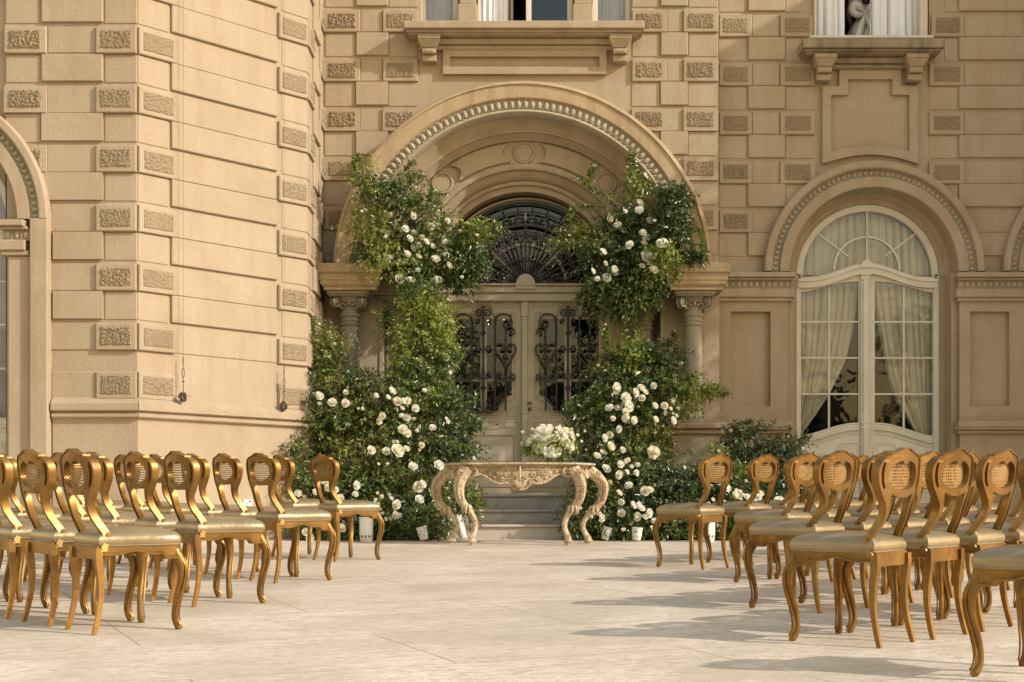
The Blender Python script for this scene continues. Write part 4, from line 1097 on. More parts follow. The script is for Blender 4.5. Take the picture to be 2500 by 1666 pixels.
# ------------------------------------------------------------------ chairs
def densify(pts, n=4): return [tuple(p) for p in catmull([(p[0], p[1], 0) for p in pts], n)]
def yc_of(z):
    tab = [(.40, -.215), (.455, -.202), (.485, -.180), (.515, -.170), (.545, -.182), (.59, -.208), (.63, -.227), (.68, -.240), (.75, -.252), (.85, -.263), (.98, -.275)]
    if z <= tab[0][0]: return tab[0][1]
    for (a, u_), (b, v_) in zip(tab, tab[1:]):
        if a <= z <= b: return u_+(v_-u_)*(z-a)/(b-a)
    return tab[-1][1]
def make_chair():
    t = thing('gilded_chair', (0, 0, 0), 'x', 'chair')
    # back: posts, balloon, crest, one pierced plate warped to the rake of the back
    outR = [(.168, .435), (.162, .47), (.155, .51), (.143, .55), (.129, .60), (.120, .65), (.129, .695), (.158, .74), (.184, .785), (.199, .835), (.198, .88), (.180, .915), (.152, .935)]
    crest = [(.135, .934), (.130, .946), (.115, .944), (.085, .952), (.058, .960), (.044, .962), (.03, .972), (0, .976)]
    inR = [(.098, .722), (.090, .69), (.088, .65), (.095, .60), (.110, .55), (.122, .51), (.132, .47), (.138, .435)]
    oR = [(p[0], p[1]) for p in catmull([(a, b, 0) for a, b in outR], 3)]+crest
    bot = [(.098, .748), (.072, .738), (.036, .731), (0, .729)]
    iR = [(p[0], p[1]) for p in catmull([(a, b, 0) for a, b in inR], 3)]
    right = oR                      # up to the crest centre
    outer = right+[(-x, z) for x, z in reversed(right[:-1])]+[(-x, z) for x, z in reversed(iR)]+[(-x, z) for x, z in bot[:-1]]+[bot[-1]]+[(x, z) for x, z in reversed(bot[:-1])]+iR
    hr = [(0, .893), (.018, .897), (.032, .909), (.048, .908), (.088, .897), (.118, .878), (.134, .852), (.133, .820), (.113, .792), (.073, .773), (.03, .766), (0, .765)]
    hole = hr+[(-x, z) for x, z in reversed(hr[1:-1])]
    slots = []
    for s_ in (1, -1):
        a = [(.168, .902), (.178, .875), (.180, .84), (.172, .80), (.156, .772)]; b = [(.145, .778), (.157, .808), (.163, .842), (.162, .872), (.157, .900)]
        slots.append([(s_*x, z) for x, z in a+b])
    q = MB(); q.prism(outer, [hole]+slots, -.019, .019)
    def th(z): return 1.0 if z > .7 else .95
    bm = bmesh.new(); bv = [bm.verts.new(p) for p in q.v]
    for f in q.f:
        try: bm.faces.new([bv[i] for i in f])
        except ValueError: pass
    bm.normal_update()
    for _ in range(4):
        es = [e for e in bm.edges if e.calc_length() > .034 and abs(e.verts[0].co.y-e.verts[1].co.y) < .01]
        if not es: break
        bmesh.ops.subdivide_edges(bm, edges=es, cuts=1)
        bmesh.ops.triangulate(bm, faces=[f for f in bm.faces if len(f.verts) > 4])
    bm.verts.index_update(); q.v = [tuple(v.co) for v in bm.verts]; q.f = [tuple(v.index for v in f.verts) for f in bm.faces]; bm.free()
    q.v = [(p[0], yc_of(p[2])+p[1]*th(p[2])+.9*p[0]*p[0], p[2]) for p in q.v]
    # moulded rim on the front, knuckles at the seat
    rim = [(x, z) for x, z in oR]+[(-x, z) for x, z in reversed(oR[:-1])]
    q.tube([(x*.985, yc_of(z)-.022+.9*x*x, z*1.0-.003) for x, z in rim[6:-6]], .005, 4)
    for s_ in (-1, 1):
        q.tube([(s_*.132, -.150, .520), (s_*.160, -.150, .520)], .015, 10)
        q.tube([(s_*.146, -.178, .455), (s_*.146, -.170, .49), (s_*.146, -.158, .515)], [.012, .014, .013], 6)
    back = q.build('backrest', M['gold'], t, smooth=35)
    q = MB()
    nx, nz = 17, 9
    def cy(x, z): return yc_of(z)+.012+.9*x*x
    for i in range(nx):
        x = -.136+.272*(i+.5)/nx
        zm = sqrt(max(0, 1-(x/.138)**2))*.069; z0, z1 = .836-zm, .840+zm*.93
        if zm < .01: continue
        q.add([(x-.0030, cy(x, z0), z0), (x+.0030, cy(x, z0), z0), (x+.0030, cy(x, z1), z1), (x-.0030, cy(x, z1), z1)], [(0, 1, 2, 3)])
    for j in range(nz):
        z = .768+.140*(j+.5)/nz
        xm = sqrt(max(0, 1-((z-.838)/.071)**2))*.138
        q.add([(x_, cy(x_, z_), z_) for z_ in (z-.0032, z+.0032) for x_ in (-xm, -xm/2, 0, xm/2, xm)], [(0, 1, 6, 5), (1, 2, 7, 6), (2, 3, 8, 7), (3, 4, 9, 8)])
    q.build('cane_panel', M['cane'], back)
    # seat outline
    def outline(grow=0, n=12):
        pts = [(.150, -.195), (.168, -.10), (.200, .02), (.228, .12), (.238, .19), (.226, .222), (.17, .240), (.08, .252), (0, .256)]
        pts = [(x+grow*(1 if x > .05 else x/.05), y+(grow if y > .2 else 0)) for x, y in pts]
        c = [(p[0], p[1]) for p in catmull([(a, b, 0) for a, b in pts], 4)]
        return c+[(-x, y) for x, y in reversed(c[:-1])]
    ol = outline(); n = len(ol)
    q = MB(); vs = []; fs = []
    lev = [(1.0, .462), (1.03, .471), (1.045, .486), (1.035, .503), (.985, .520), (.90, .533), (.75, .544), (.52, .552), (.25, .556), (0.02, .557)]
    cx0, cy0 = 0, .03
    ring_ = ol+[(-.11, -.198), (-.05, -.20), (0, -.20), (.05, -.20), (.11, -.198)]
    m_ = len(ring_)
    for k, z in lev:
        for x, y in ring_: vs.append((x*k, cy0+(y-cy0)*k, z))
    for a in range(len(lev)-1):
        for i in range(m_): j = (i+1) % m_; fs.append((a*m_+i, a*m_+j, (a+1)*m_+j, (a+1)*m_+i))
    fs.append(tuple((len(lev)-1)*m_+i for i in range(m_)))
    q.add(vs, fs); cu = q.build('seat_cushion', M['leather'], t, smooth=60)
    q = MB(); q.tube([(x*1.015, cy0+(y-cy0)*1.015, .463) for x, y in ring_], .0048, 5, closed=True)
    q.tube([(.128, -.16, .465), (.125, -.14, .49), (.12, -.128, .52)], .004, 5); q.tube([(-.128, -.16, .465), (-.125, -.14, .49), (-.12, -.128, .52)], .004, 5)
    q.build('piping', M['leather'], cu, smooth=60)
    # rails with serpentine lower edge
    q = MB(); L_ = len(ol); vs = []; ed = []
    for i, (x, y) in enumerate(ol):
        if abs(x) > .21 and y > .14: zb = .385
        elif y > .2: zb = .418-.014*cos(x/.2*pi*1.0)
        else:
            tt = (y+.195)/.36; zb = .402+.020*sin(pi*min(1, max(0, tt)))**.8+.008*cos(4*pi*tt)
        ed.append(zb)
    for i, (x, y) in enumerate(ol):
        for g_, z in ((0, .461), (0, ed[i]), (-.024, ed[i]), (-.024, .461)):
            k = 1+g_/.2; vs.append((x*k, cy0+(y-cy0)*k, z))
    q.add(vs, [(i*4+k, i*4+(k+1) % 4, (i+1)*4+(k+1) % 4, (i+1)*4+k) for i in range(L_-1) for k in range(4)])
    q.box(-.15, .15, -.212, -.188, .392, .461)
    q.tube([(x*1.008, cy0+(y-cy0)*1.008, e+.006) for (x, y), e in zip(ol, ed)], .0065, 5)
    q.tube([(x*1.004, cy0+(y-cy0)*1.004, e+.020) for (x, y), e in zip(ol, ed)], .003, 4)
    q.build('seat_rail', M['gold'], t, smooth=40)
    for s_ in (-1, 1):
        q = MB()
        pts = catmull([(s_*.204, .198, .455), (s_*.214, .210, .41), (s_*.234, .232, .345), (s_*.231, .230, .27), (s_*.214, .212, .18), (s_*.202, .200, .10), (s_*.204, .203, .05), (s_*.216, .216, .018), (s_*.222, .222, .0)], 4)
        q.tube(pts, [.028, .033, .027, .020, .0165, .0135, .0145, .020, .016], 8, up=(s_*.7, .7, 0))
        q.tube([Vector(p)+Vector((s_*.006, .028, 0)) for p in pts[4:-5]], [.006, .004], 4)
        q.tube([Vector(p)+Vector((s_*.028, .006, 0)) for p in pts[4:-5]], [.006, .004], 4)
        q.build('leg', M['gold'], t, smooth=50)
        q = MB()
        pts = catmull([(s_*.150, -.206, .45), (s_*.150, -.208, .39), (s_*.150, -.198, .30), (s_*.153, -.198, .20), (s_*.158, -.215, .10), (s_*.164, -.242, .0)], 4)
        q.tube(pts, [.024, .0245, .021, .0175, .0155, .014], 4, up=(0, 1, 0), sx=1.15)
        q.build('leg', M['gold'], t, smooth=50)
    return t
def copy_tree(o, parent=None):
    c = o.copy(); S.collection.objects.link(c)
    if parent: c.parent = parent
    for ch in list(o.children): copy_tree(ch, c)
    return c
proto = make_chair(); used = [False]
def put_chair(jx, jy, ang, side, label, group):
    jy *= .972
    a = radians(ang+random.uniform(-2.4, 2.4)); jx += random.uniform(-.012, .012); u_ = Vector((cos(a), sin(a))); r_ = Vector((u_.y, -u_.x))
    lx, ly = (.15 if side < 0 else -.15), -.17
    ox = jx-(r_.x*lx+u_.x*ly); oy = jy-(r_.y*lx+u_.y*ly)
    o = proto if not used[0] else copy_tree(proto); used[0] = True
    o.location = (ox, oy, floor_z(oy)+.001)
    o.rotation_euler = (Matrix.Rotation(math.atan(SLOPE), 3, 'X') @ Matrix.Rotation(a-pi/2, 3, 'Z')).to_euler()
    o['label'] = label; o['group'] = group
ordn = ['', 'second', 'third', 'fourth', 'fifth', 'sixth', 'seventh']
LR = [[(-2.132, 7.77), (-2.49, 8.17), (-2.869, 8.58), (-3.24, 8.98), (-3.61, 9.38)],
      [(-1.932, 9.27), (-2.31, 9.68), (-2.706, 10.12), (-3.08, 10.57), (-3.44, 11.0), (-3.77, 11.4)],
      [(-1.724, 11.1), (-2.075, 11.5), (-2.443, 11.98), (-2.85, 12.45), (-3.24, 12.95), (-3.61, 13.3), (-3.98, 13.75)],
      [(-1.569, 13.5), (-2.05, 14.0)]]
RR_ = [[(2.274, 5.98)], [(1.74, 7.23), (2.105, 7.58), (2.46, 7.93), (2.82, 8.28), (3.18, 8.63)],
      [(1.80, 8.91), (2.17, 9.22), (2.53, 9.55), (2.89, 9.9), (3.25, 10.25), (3.6, 10.6)],
      [(2.01, 10.87), (2.37, 11.22), (2.73, 11.57), (3.09, 11.92), (3.45, 12.27), (3.81, 12.62), (4.17, 12.97)],
      [(1.58, 12.53), (2.095, 13.09), (2.46, 13.44), (2.82, 13.8), (3.18, 14.15), (3.54, 14.5)]]
LN = ['nearest left-hand row', 'second left-hand row from the camera', 'third left-hand row from the camera', 'farthest left-hand row, next to the flowers']
RN = ['row at the bottom right corner', 'nearest full right-hand row', 'third right-hand row from the camera', 'fourth right-hand row from the camera', 'farthest right-hand row, next to the flowers']
for rows, names, ang, side, gname in ((LR, LN, 42, -1, 'gilded chairs left of the aisle'), (RR_, RN, 134.5, 1, 'gilded chairs right of the aisle')):
    for row, nm in zip(rows, names):
        for i, (x, y) in enumerate(row):
            if len(row) == 1: lb = 'gilded cane-back chair cut off by the bottom right corner of the picture'
            elif i == 0: lb = 'gilded cane-back chair at the aisle end of the '+nm
            else: lb = 'gilded cane-back chair, '+ordn[i]+' from the aisle in the '+nm
            put_chair(x, y, ang, side, lb, gname)

# ------------------------------------------------------------------ carved console table
TX, TY = .087, 15.87; TZ = floor_z(TY)
tb = thing('console_table', (TX, TY, TZ), 'bleached carved wooden console table with scrolled legs and shell apron, glass on top', 'table')
HT = .862-TZ
def front(x):          # serpentine front edge
    a = abs(x)
    return -.27-.035*cos(min(a, .55)/.55*pi) if a < .55 else -.235+.30*((a-.55)/.28)**1.5
n = 48; fe = [(-.83+1.66*i/n, front(-.83+1.66*i/n)) for i in range(n+1)]
poly = fe+[(.83, .22), (-.83, .22)]
def flat(mb, poly, z0, z1, k=1.0):
    P_ = [(x*k, y*k) for x, y in poly]; m_ = len(P_)
    tr_ = tessellate_polygon([[Vector((x, y, 0)) for x, y in P_]])
    vs = [(x, y, z0) for x, y in P_]+[(x, y, z1) for x, y in P_]
    mb.add(vs, [tuple(t_) for t_ in tr_]+[tuple(i+m_ for i in t_) for t_ in tr_]+[(i, (i+1) % m_, (i+1) % m_+m_, i+m_) for i in range(m_)])
q = MB(); flat(q, poly, HT-.035, HT-.008); q.tube([(x*1.005, y*1.01, HT-.02) for x, y in fe], .012, 6); q.build('table_top', M['carved'], tb, smooth=40)
q = MB(); flat(q, poly, HT-.0075, HT, 1.0); q.build('glass_sheet', M['tglass'], tb)
# apron: pierced arabesque between the front legs
q = MB()
def ab(x):             # bottom edge of the apron
    a = abs(x)
    if a > .50: return HT-.16
    tab = [(0, .31), (.06, .30), (.13, .235), (.22, .245), (.30, .215), (.38, .16), (.44, .13), (.50, .14)]
    for (p, u_), (r, v_) in zip(tab, tab[1:]):
        if p <= a <= r: return HT-(u_+(v_-u_)*(a-p)/(r-p))
    return HT-.12
xs_ = [-.56+1.12*i/60 for i in range(61)]
vs = []
for x in xs_:
    y = front(x)+.045
    for yy, z in ((y, HT-.035), (y, ab(x)), (y+.03, ab(x)), (y+.03, HT-.035)): vs.append((x, yy, z))
q.add(vs, [(i*4+k, i*4+(k+1) % 4, (i+1)*4+(k+1) % 4, (i+1)*4+k) for i in range(60) for k in range(4)])
q.tube([(x, front(x)+.035, HT-.085) for x in xs_], .006, 5); q.tube([(x, front(x)+.035, ab(x)+.004) for x in xs_], .013, 6)
q.tube([(x, front(x)+.032, HT-.058+.010*sin(x*85)) for x in [-.56+1.12*i/150 for i in range(151)]], .005, 4)
q.tube([(x, front(x)+.03, HT-.037) for x in xs_], .008, 5)
R_ = random.Random(3)
def vol(cx_, cz_, r, a0, turns, dirn, rr=.008, tail=None):
    pts = []
    for i in range(24):
        t_ = i/23; a = a0+dirn*t_*2*pi*turns; rad = r*(1-.85*t_); x = cx_+rad*cos(a); pts.append((x, front(x)+.036-.008*t_, cz_+rad*sin(a)))
    if tail: pts = [(p[0], front(p[0])+.036, p[1]) for p in tail]+pts
    q.tube(pts, [rr*.6, rr, rr*1.1, rr*.8], 6); q.blob((cx_, front(cx_)+.03, cz_), (rr*1.3, rr*1.3, rr*1.3), None, 6, 5)
for s_ in (-1, 1):
    vol(s_*.15, HT-.135, .035, pi/2, 1.2, s_); vol(s_*.23, HT-.125, .036, -pi/2, 1.3, -s_, tail=[(s_*.12, HT-.19), (s_*.18, HT-.185)])
    vol(s_*.32, HT-.12, .034, pi/2, 1.3, s_, tail=[(s_*.24, HT-.17), (s_*.28, HT-.105)]); vol(s_*.40, HT-.11, .024, -pi/2, 1.2, -s_, tail=[(s_*.34, HT-.155)])
    vol(s_*.19, HT-.185, .028, 0, 1.2, s_, .007); vol(s_*.28, HT-.175, .022, pi, 1.2, -s_, .006); vol(s_*.46, HT-.10, .018, 0, 1.2, s_, .006)
    for k in range(26):
        x = s_*R_.uniform(.09, .44); z = R_.uniform(ab(x)+.03, HT-.10)
        Mx = Matrix.Rotation(R_.uniform(0, pi), 3, 'Y'); q.blob((x, front(x)+.038, z), (.016, .009, .006), Mx, 6, 4)
    q.tube(catmull([(s_*.50, front(.5)+.03, HT-.06), (s_*.47, front(.47)+.02, HT-.10), (s_*.50, front(.5)+.02, HT-.15), (s_*.44, front(.44)+.03, HT-.135)], 5), [.012, .016, .012, .006], 6)
# shell
for i in range(13):
    a = -pi/2+(i-6)*.235; q.tube([(0+.015*cos(a), front(0)+.015, HT-.195+.015*sin(a)), (.05*cos(a), front(0)-.008, HT-.20+.06*sin(a)), (.078*cos(a), front(0)+.005, HT-.20+.088*sin(a)*1.0)], [.005, .010, .011], 5)
for s_ in (-1, 1): vol(s_*.062, HT-.185, .034, pi/2, 1.1, s_, .010)
q.tube([(0, front(0)+.01, HT-.05), (0, front(0)-.002, HT-.10), (0, front(0)+.0, HT-.17), (0, front(0)+.005, HT-.23)], [.009, .014, .011, .005], 8)
q.build('apron', M['carved'], tb, smooth=50)
for s_ in (-1, 1):     # side aprons
    q = MB()
    pa, pb = Vector((s_*.54, -.20, 0)), Vector((s_*.775, .12, 0)); d = (pb-pa); nrm = Vector((d.y, -d.x, 0)).normalized()*s_
    vs = []
    for i in range(17):
        t_ = i/16; p = pa+d*t_; zb = HT-.15-.05*sin(pi*t_)-.02*cos(4*pi*t_)
        for o_, z in ((0, HT-.035), (0, zb), (-.03, zb), (-.03, HT-.035)): pp = p+nrm*o_; vs.append((pp.x, pp.y, z))
    q.add(vs, [(i*4+k, i*4+(k+1) % 4, (i+1)*4+(k+1) % 4, (i+1)*4+k) for i in range(16) for k in range(4)])
    for k in range(24):
        t_ = R_.uniform(.1, .9); p = pa+d*t_+nrm*.008; q.blob((p.x, p.y, R_.uniform(HT-.16, HT-.07)), (.014, .012, .011), Matrix.Rotation(R_.uniform(0, 3), 3, 'Y'), 6, 4)
    for k in range(3):
        t_ = .25+.25*k; p = pa+d*t_+nrm*.01; q.tube([(p.x+.028*(1-.8*j/15)*cos(j*.5)*d.normalized().x, p.y+.028*(1-.8*j/15)*cos(j*.5)*d.normalized().y, HT-.12+.028*(1-.8*j/15)*sin(j*.5)) for j in range(16)], .007, 5)
    q.build('side_apron', M['carved'], tb, smooth=50)
def tleg(fx_, fy_, prof, out, s_):
    q = MB(); pts = []
    for dx, z, dy in prof: pts.append((fx_+s_*dx, fy_+dy, z))
    c = catmull(pts, 5)
    q.tube(c, [.075, .068, .066, .058, .050, .034, .032, .031, .034, .030], 10, up=(s_*.5, -.85, 0), sx=.85)
    # flutes and leaf carving on the upper half, scrolls at shoulder, knee and foot
    m_ = len(c)
    for off in (-.03, 0, .03):
        q.tube([Vector(p)+Vector((off, -.056+.3*abs(off), 0)) for p in c[3:int(m_*.45)]], .008, 5)
    for k in range(3, int(m_*.42), 1): q.blob(Vector(c[k])+Vector((s_*.012, -.062, 0)), (.012, .012, .008), None, 6, 4)
    def sp(p, r, dirn, rr=.010, yo=-.05):
        q.tube([(p[0]+dirn*r*(1-.85*j/19)*cos(-pi/2+j*.42), p[1]+yo, p[2]+r*(1-.85*j/19)*sin(-pi/2+j*.42)) for j in range(20)], rr, 6)
        q.blob((p[0], p[1]+yo, p[2]), (rr*1.6, rr*1.6, rr*1.6), None, 8, 6)
    sp(Vector(c[2]), .05, -s_); sp(Vector(c[4])+Vector((s_*.03, 0, .02)), .03, s_); sp(Vector(c[int(m_*.52)])+Vector((s_*.02, 0, 0)), .032, s_, .009, -.035); sp(Vector(c[-4])+Vector((s_*.014, 0, .0)), .026, -s_, .009, -.025)
    k = int(m_*.5)
    for j in range(7):
        a = j*2*pi/7; p = Vector(c[k]); q.tube([p+Vector((.03*cos(a), .03*sin(a), .03)), p+Vector((.05*cos(a), .05*sin(a), -.0)), p+Vector((.055*cos(a), .055*sin(a), -.045)), p+Vector((.035*cos(a), .035*sin(a), -.07))], [.012, .016, .011, .005], 5)
    q.lathe([(.030, .085), (.040, .075), (.036, .062), (.044, .050), (.046, .030), (.036, .018), (.030, .014), (.028, 0)], (pts[-1][0], pts[-1][1], 0), 14)
    for j in range(12): a = j*pi/6; q.blob((pts[-1][0]+.043*cos(a), pts[-1][1]+.043*sin(a), .038), (.009, .009, .016), None, 5, 4)
    q.build('leg', M['carved'], tb, smooth=55)
pf = [(.06, .83, .0), (.10, .76, -.01), (.138, .66, -.02), (.137, .56, -.02), (.11, .47, -.01), (.02, .36, .02), (-.03, .26, .03), (-.035, .18, .02), (-.012, .11, .0), (0, .06, 0)]
pb = [(.00, .83, -.03), (.10, .75, -.02), (.165, .66, 0), (.165, .56, 0), (.13, .46, 0), (.02, .35, 0), (-.05, .25, 0), (-.055, .17, 0), (-.02, .10, 0), (0, .06, 0)]
for s_ in (-1, 1):
    tleg(s_*.525, -.20, pf, 0, s_); tleg(s_*.765, .19, pb, 0, s_)

# ------------------------------------------------------------------ foliage
LV = {}
class Leaves:
    def __init__(s): s.V = []; s.T = []; s.n = 0
    def add(s, c, r, nspr, length, size, nleaf=9, up=.35, front=.35, droop=.35, shell=.5, aspect=.42, dirv=None, spread=1.0):
        c = np.array(c, float); r = np.array(r, float)
        d = rng.normal(size=(nspr, 3)); d /= np.linalg.norm(d, axis=1)[:, None]
        rad = rng.random(nspr)**shell
        base = c+d*r*rad[:, None]*.85
        dr = d*spread+np.array([0, -front, up])+rng.normal(size=(nspr, 3))*.35
        if dirv is not None: dr = np.array(dirv, float)+rng.normal(size=(nspr, 3))*.3
        dr /= np.linalg.norm(dr, axis=1)[:, None]
        L = length*(.6+.8*rng.random(nspr))
        t = (np.arange(nleaf)+.5)/nleaf
        P_ = base[:, None, :]+dr[:, None, :]*(L[:, None]*t)[:, :, None]
        P_[:, :, 2] -= droop*(L[:, None]*t**2)
        tan = dr[:, None, :]*np.ones((1, nleaf, 1)); tan[:, :, 2] -= 2*droop*t
        rv = rng.normal(size=(nspr, nleaf, 3)); side = np.cross(tan, rv); side /= np.linalg.norm(side, axis=2)[:, :, None]+1e-9
        ld = tan*.55+side*.9; ld[:, :, 2] -= .25; ld /= np.linalg.norm(ld, axis=2)[:, :, None]
        nv = rng.normal(size=(nspr, nleaf, 3))+np.array([.25, -.5, .7]); wv = np.cross(ld, nv); wv /= np.linalg.norm(wv, axis=2)[:, :, None]+1e-9
        nn = np.cross(wv, ld)
        sz = size*1.38*(.5+.8*rng.random((nspr, nleaf)))[:, :, None]*(1-.35*t)[None, :, None]
        b = P_; m_ = b+ld*sz*.45
        lf = m_+wv*sz*aspect*.5+nn*sz*.06; rt = m_-wv*sz*aspect*.5+nn*sz*.06; tip = b+ld*sz-nn*sz*.10
        q = np.stack([b, rt, tip, lf], axis=2).reshape(-1, 3)
        s.V.append(q); k = nspr*nleaf
        tone = np.repeat(rng.random(nspr)*.55, nleaf)+rng.random(k)*.45
        s.T.append(np.repeat(np.clip(tone, 0, 1), 2)); s.n += k
    def build(s, name, m, parent, org=(0, 0, 0)):
        V = np.concatenate(s.V)-np.array(org); n = s.n
        me = bpy.data.meshes.new(name); me.vertices.add(4*n); me.vertices.foreach_set('co', V.ravel())
        idx = np.arange(n)[:, None]*4+np.array([0, 1, 2, 0, 2, 3])[None, :]
        me.loops.add(6*n); me.loops.foreach_set('vertex_index', idx.ravel().astype(np.int32))
        me.polygons.add(2*n); me.polygons.foreach_set('loop_start', (np.arange(2*n)*3).astype(np.int32)); me.polygons.foreach_set('loop_total', np.full(2*n, 3, np.int32))
        at = me.attributes.new('tint', 'FLOAT', 'FACE'); at.data.foreach_set('value', np.concatenate(s.T).astype(np.float32))
        me.materials.append(m); me.update(); me.validate()
        o = bpy.data.objects.new(name, me); S.collection.objects.link(o); o.parent = parent; return o

def rose_mesh(name, m, seed, full=True):
    R_ = random.Random(seed); q = MB()
    lay = [(3, .14, .26, .78, .0), (4, .26, .44, .76, .03), (5, .40, .62, .66, .08), (5, .56, .80, .50, .15)]+([(6, .70, .96, .28, .22)] if full else [])
    for li, (n_, r0, r1, h, curl) in enumerate(lay):
        for i in range(n_):
            a0 = 2*pi*i/n_+li*.7+R_.uniform(-.15, .15); wd = pi/n_*1.35; G = 4; vs = []
            kk = R_.uniform(.9, 1.1)
            for jt in range(G+1):
                t = jt/G
                for js in range(G+1):
                    s_ = -1+2*js/G; wt = (sin(pi*(.12+.62*t)))*1.0
                    a = a0+s_*wd*wt; r = (r0*.45+(r1-r0*.45)*sin(t*pi/2)+curl*t**3*(.6+.4*abs(s_)))*kk-.05*s_*s_*t
                    z = -.35+(.35+h)*t-curl*.5*t**4-.10*s_*s_*t+R_.uniform(-.015, .015)
                    vs.append((r*cos(a), r*sin(a), z))
            q.add(vs, [(j*(G+1)+i_, j*(G+1)+i_+1, (j+1)*(G+1)+i_+1, (j+1)*(G+1)+i_) for j in range(G) for i_ in range(G)])
    q.blob((0, 0, .42), (.20, .20, .34), None, 8, 6)
    me = bpy.data.meshes.new(name); me.from_pydata(q.v, [], q.f); me.materials.append(m)
    me.polygons.foreach_set('use_smooth', [True]*len(me.polygons)); me.update(); return me
RM = [rose_mesh('rose', M['petal'], 1), rose_mesh('rose', M['petal'], 2), rose_mesh('rose', M['petal_cream'], 3)]
SM = [rose_mesh('spray_rose', M['petal'], 5, False), rose_mesh('spray_rose', M['petal_cream'], 6, False)]
def put_rose(parent, p, r, small=False, face=None):
    me = random.choice(SM if small else RM)
    o = bpy.data.objects.new('spray_rose' if small else 'rose', me); S.collection.objects.link(o); o.parent = parent
    o.location = Vector(p)-parent.location
    d = Vector((random.uniform(-.4, 1.0), -1, random.uniform(-.1, .9))) if face is None else Vector(face)
    o.rotation_euler = d.to_track_quat('Z', 'Y').to_euler(); o.rotation_euler.rotate_axis('Z', random.uniform(0, 6))
    s_ = r*random.uniform(.9, 1.1); o.scale = (s_, s_, s_*.95)
    return o
KS = {'m': 'leaf_mid', 'd': 'leaf_dark', 'l': 'leaf_light', 'o': 'leaf_olive'}
FN = {'m': 'foliage', 'd': 'dark_foliage', 'l': 'light_foliage', 'o': 'olive_foliage'}
def arrangement(name, loc, label, cat, blobs, roses=(), twigs=(), dens=1.0, group=None):
    """blobs: (px, py, rx, ry, Y, rY, kind, count, length, leaf) in photo pixels with true depth"""
    t = thing(name, loc, label, cat, group); L = {}
    for (x, y, rx, ry, Y, rY, kd, cnt, ln, lf, *ex) in blobs:
        k = Y/F; X, Z = W(x, y, Y); kw = ex[0] if ex else {}
        L.setdefault(kd, Leaves()).add((X, Y, Z), (rx*k, rY, ry*k), int(cnt*dens*.85), ln, lf, **kw)
        kw2 = dict(kw); kw2['up'] = kw.get('up', .35)+.3; kw2['shell'] = .12; kw2['droop'] = .55
        if kd != 'd' or random.random() < .5: L[kd].add((X, Y, Z), (rx*k, rY, ry*k), max(3, int(cnt*.05)), ln*1.75, lf*.9, nleaf=15, **kw2)
    for kd, l in L.items(): l.build(FN[kd], M[KS[kd]], t, loc)
    if twigs:
        for (pts, Y, kd) in twigs:
            q = MB(); LT = Leaves()
            P3 = [Vector((WX(x, Y+dy), Y+dy, WZ(y, Y+dy))) for x, y, dy in pts]; c = catmull(P3, 6); q.tube(c, [.006, .0025], 4)
            for a, b in zip(c[2:], c[3:]):
                dv = (b-a).normalized(); LT.add(a, (.01, .01, .01), 2, .10, .046, 5, dirv=(dv.x, dv.y-.2, dv.z-.1), droop=.3, aspect=.5)
            tw = q.build('twig', M['stem'], t, loc); LT.build('twig_leaves', M['leaf_mid'], tw, loc)
    for (x, y, r, Y, *sm) in roses:
        r *= random.uniform(.72, 1.08); Y += random.uniform(-.03, .09); X, Z = W(x, y, Y); put_rose(t, (X, Y, Z), r, bool(sm and sm[0]))
    if roses:
        for _ in range(min(22, 96-len(roses))):
            x, y, rx, ry, Y, rY = random.choice(blobs)[:6]; a = random.uniform(0, 6.28); X, Z = W(x+rx*.9*cos(a), y+ry*.9*sin(a), Y-rY*.75)
            put_rose(t, (X, Y-rY*.75, Z), random.uniform(.016, .032), True)
    return t
def rz(lst, ox, oy, sc, Yf, small=()):
    out = []
    for i, (x, y, *r) in enumerate(lst):
        px, py = ox+x*sc, oy+y*sc; rr = r[0] if r else .048
        out.append((px, py, rr, Yf(px, py), rr < .034))
    return out
# upper left cluster
UL = [(815,400,.05),(632,395,.045),(752,497),(818,527),(788,573),(878,563,.042),(915,595,.042),(950,482,.052),(1075,437,.045),(847,625),(815,645),(960,630,.052),(768,690,.055),(855,710,.042),(637,717,.05),(1055,598,.035),(985,730),(1088,780,.048),(1048,700,.033),(845,815,.045),(708,883,.06),(795,890,.056),(998,890,.056),(710,755,.04),(975,205,.028),(1185,870,.026),(600,560,.028)]
B = [(910,475,36,50,17.95,.15,'m',110,.2,.052,{'up':.9}),(880,430,28,45,17.95,.1,'l',50,.25,.045,{'up':1.0}),(905,560,50,55,17.85,.18,'o',150,.20,.048),(885,622,30,14,17.85,.12,'d',24,.10,.055),
     (895,595,20,22,17.9,.1,'o',36,.13,.04),(985,520,60,60,17.85,.2,'m',200,.22,.052),(980,600,80,60,17.8,.25,'m',260,.2,.055),(1060,580,60,50,17.8,.2,'m',170,.22,.055),(1060,640,70,55,17.9,.2,'m',190,.2,.06),
     (1045,505,30,40,17.85,.1,'m',50,.22,.055,{'up':1.0}),(1000,445,20,25,17.9,.1,'m',24,.22,.05,{'up':1.2}),(1140,560,45,22,17.8,.12,'l',90,.22,.05,{'dirv':(1,-.1,.25)}),(1120,600,50,40,17.85,.15,'m',120,.22,.055,{'dirv':(1,-.1,-.1)}),
     (1150,655,35,35,17.85,.12,'d',120,.18,.06),(1110,680,60,25,17.85,.15,'d',110,.16,.065),(1000,660,60,32,17.75,.2,'m',140,.17,.055),(1010,690,40,18,17.75,.12,'d',50,.14,.05,{'up':-.5}),
     (960,480,40,40,17.9,.15,'d',90,.2,.05),(940,640,60,40,17.8,.2,'l',80,.18,.045)]
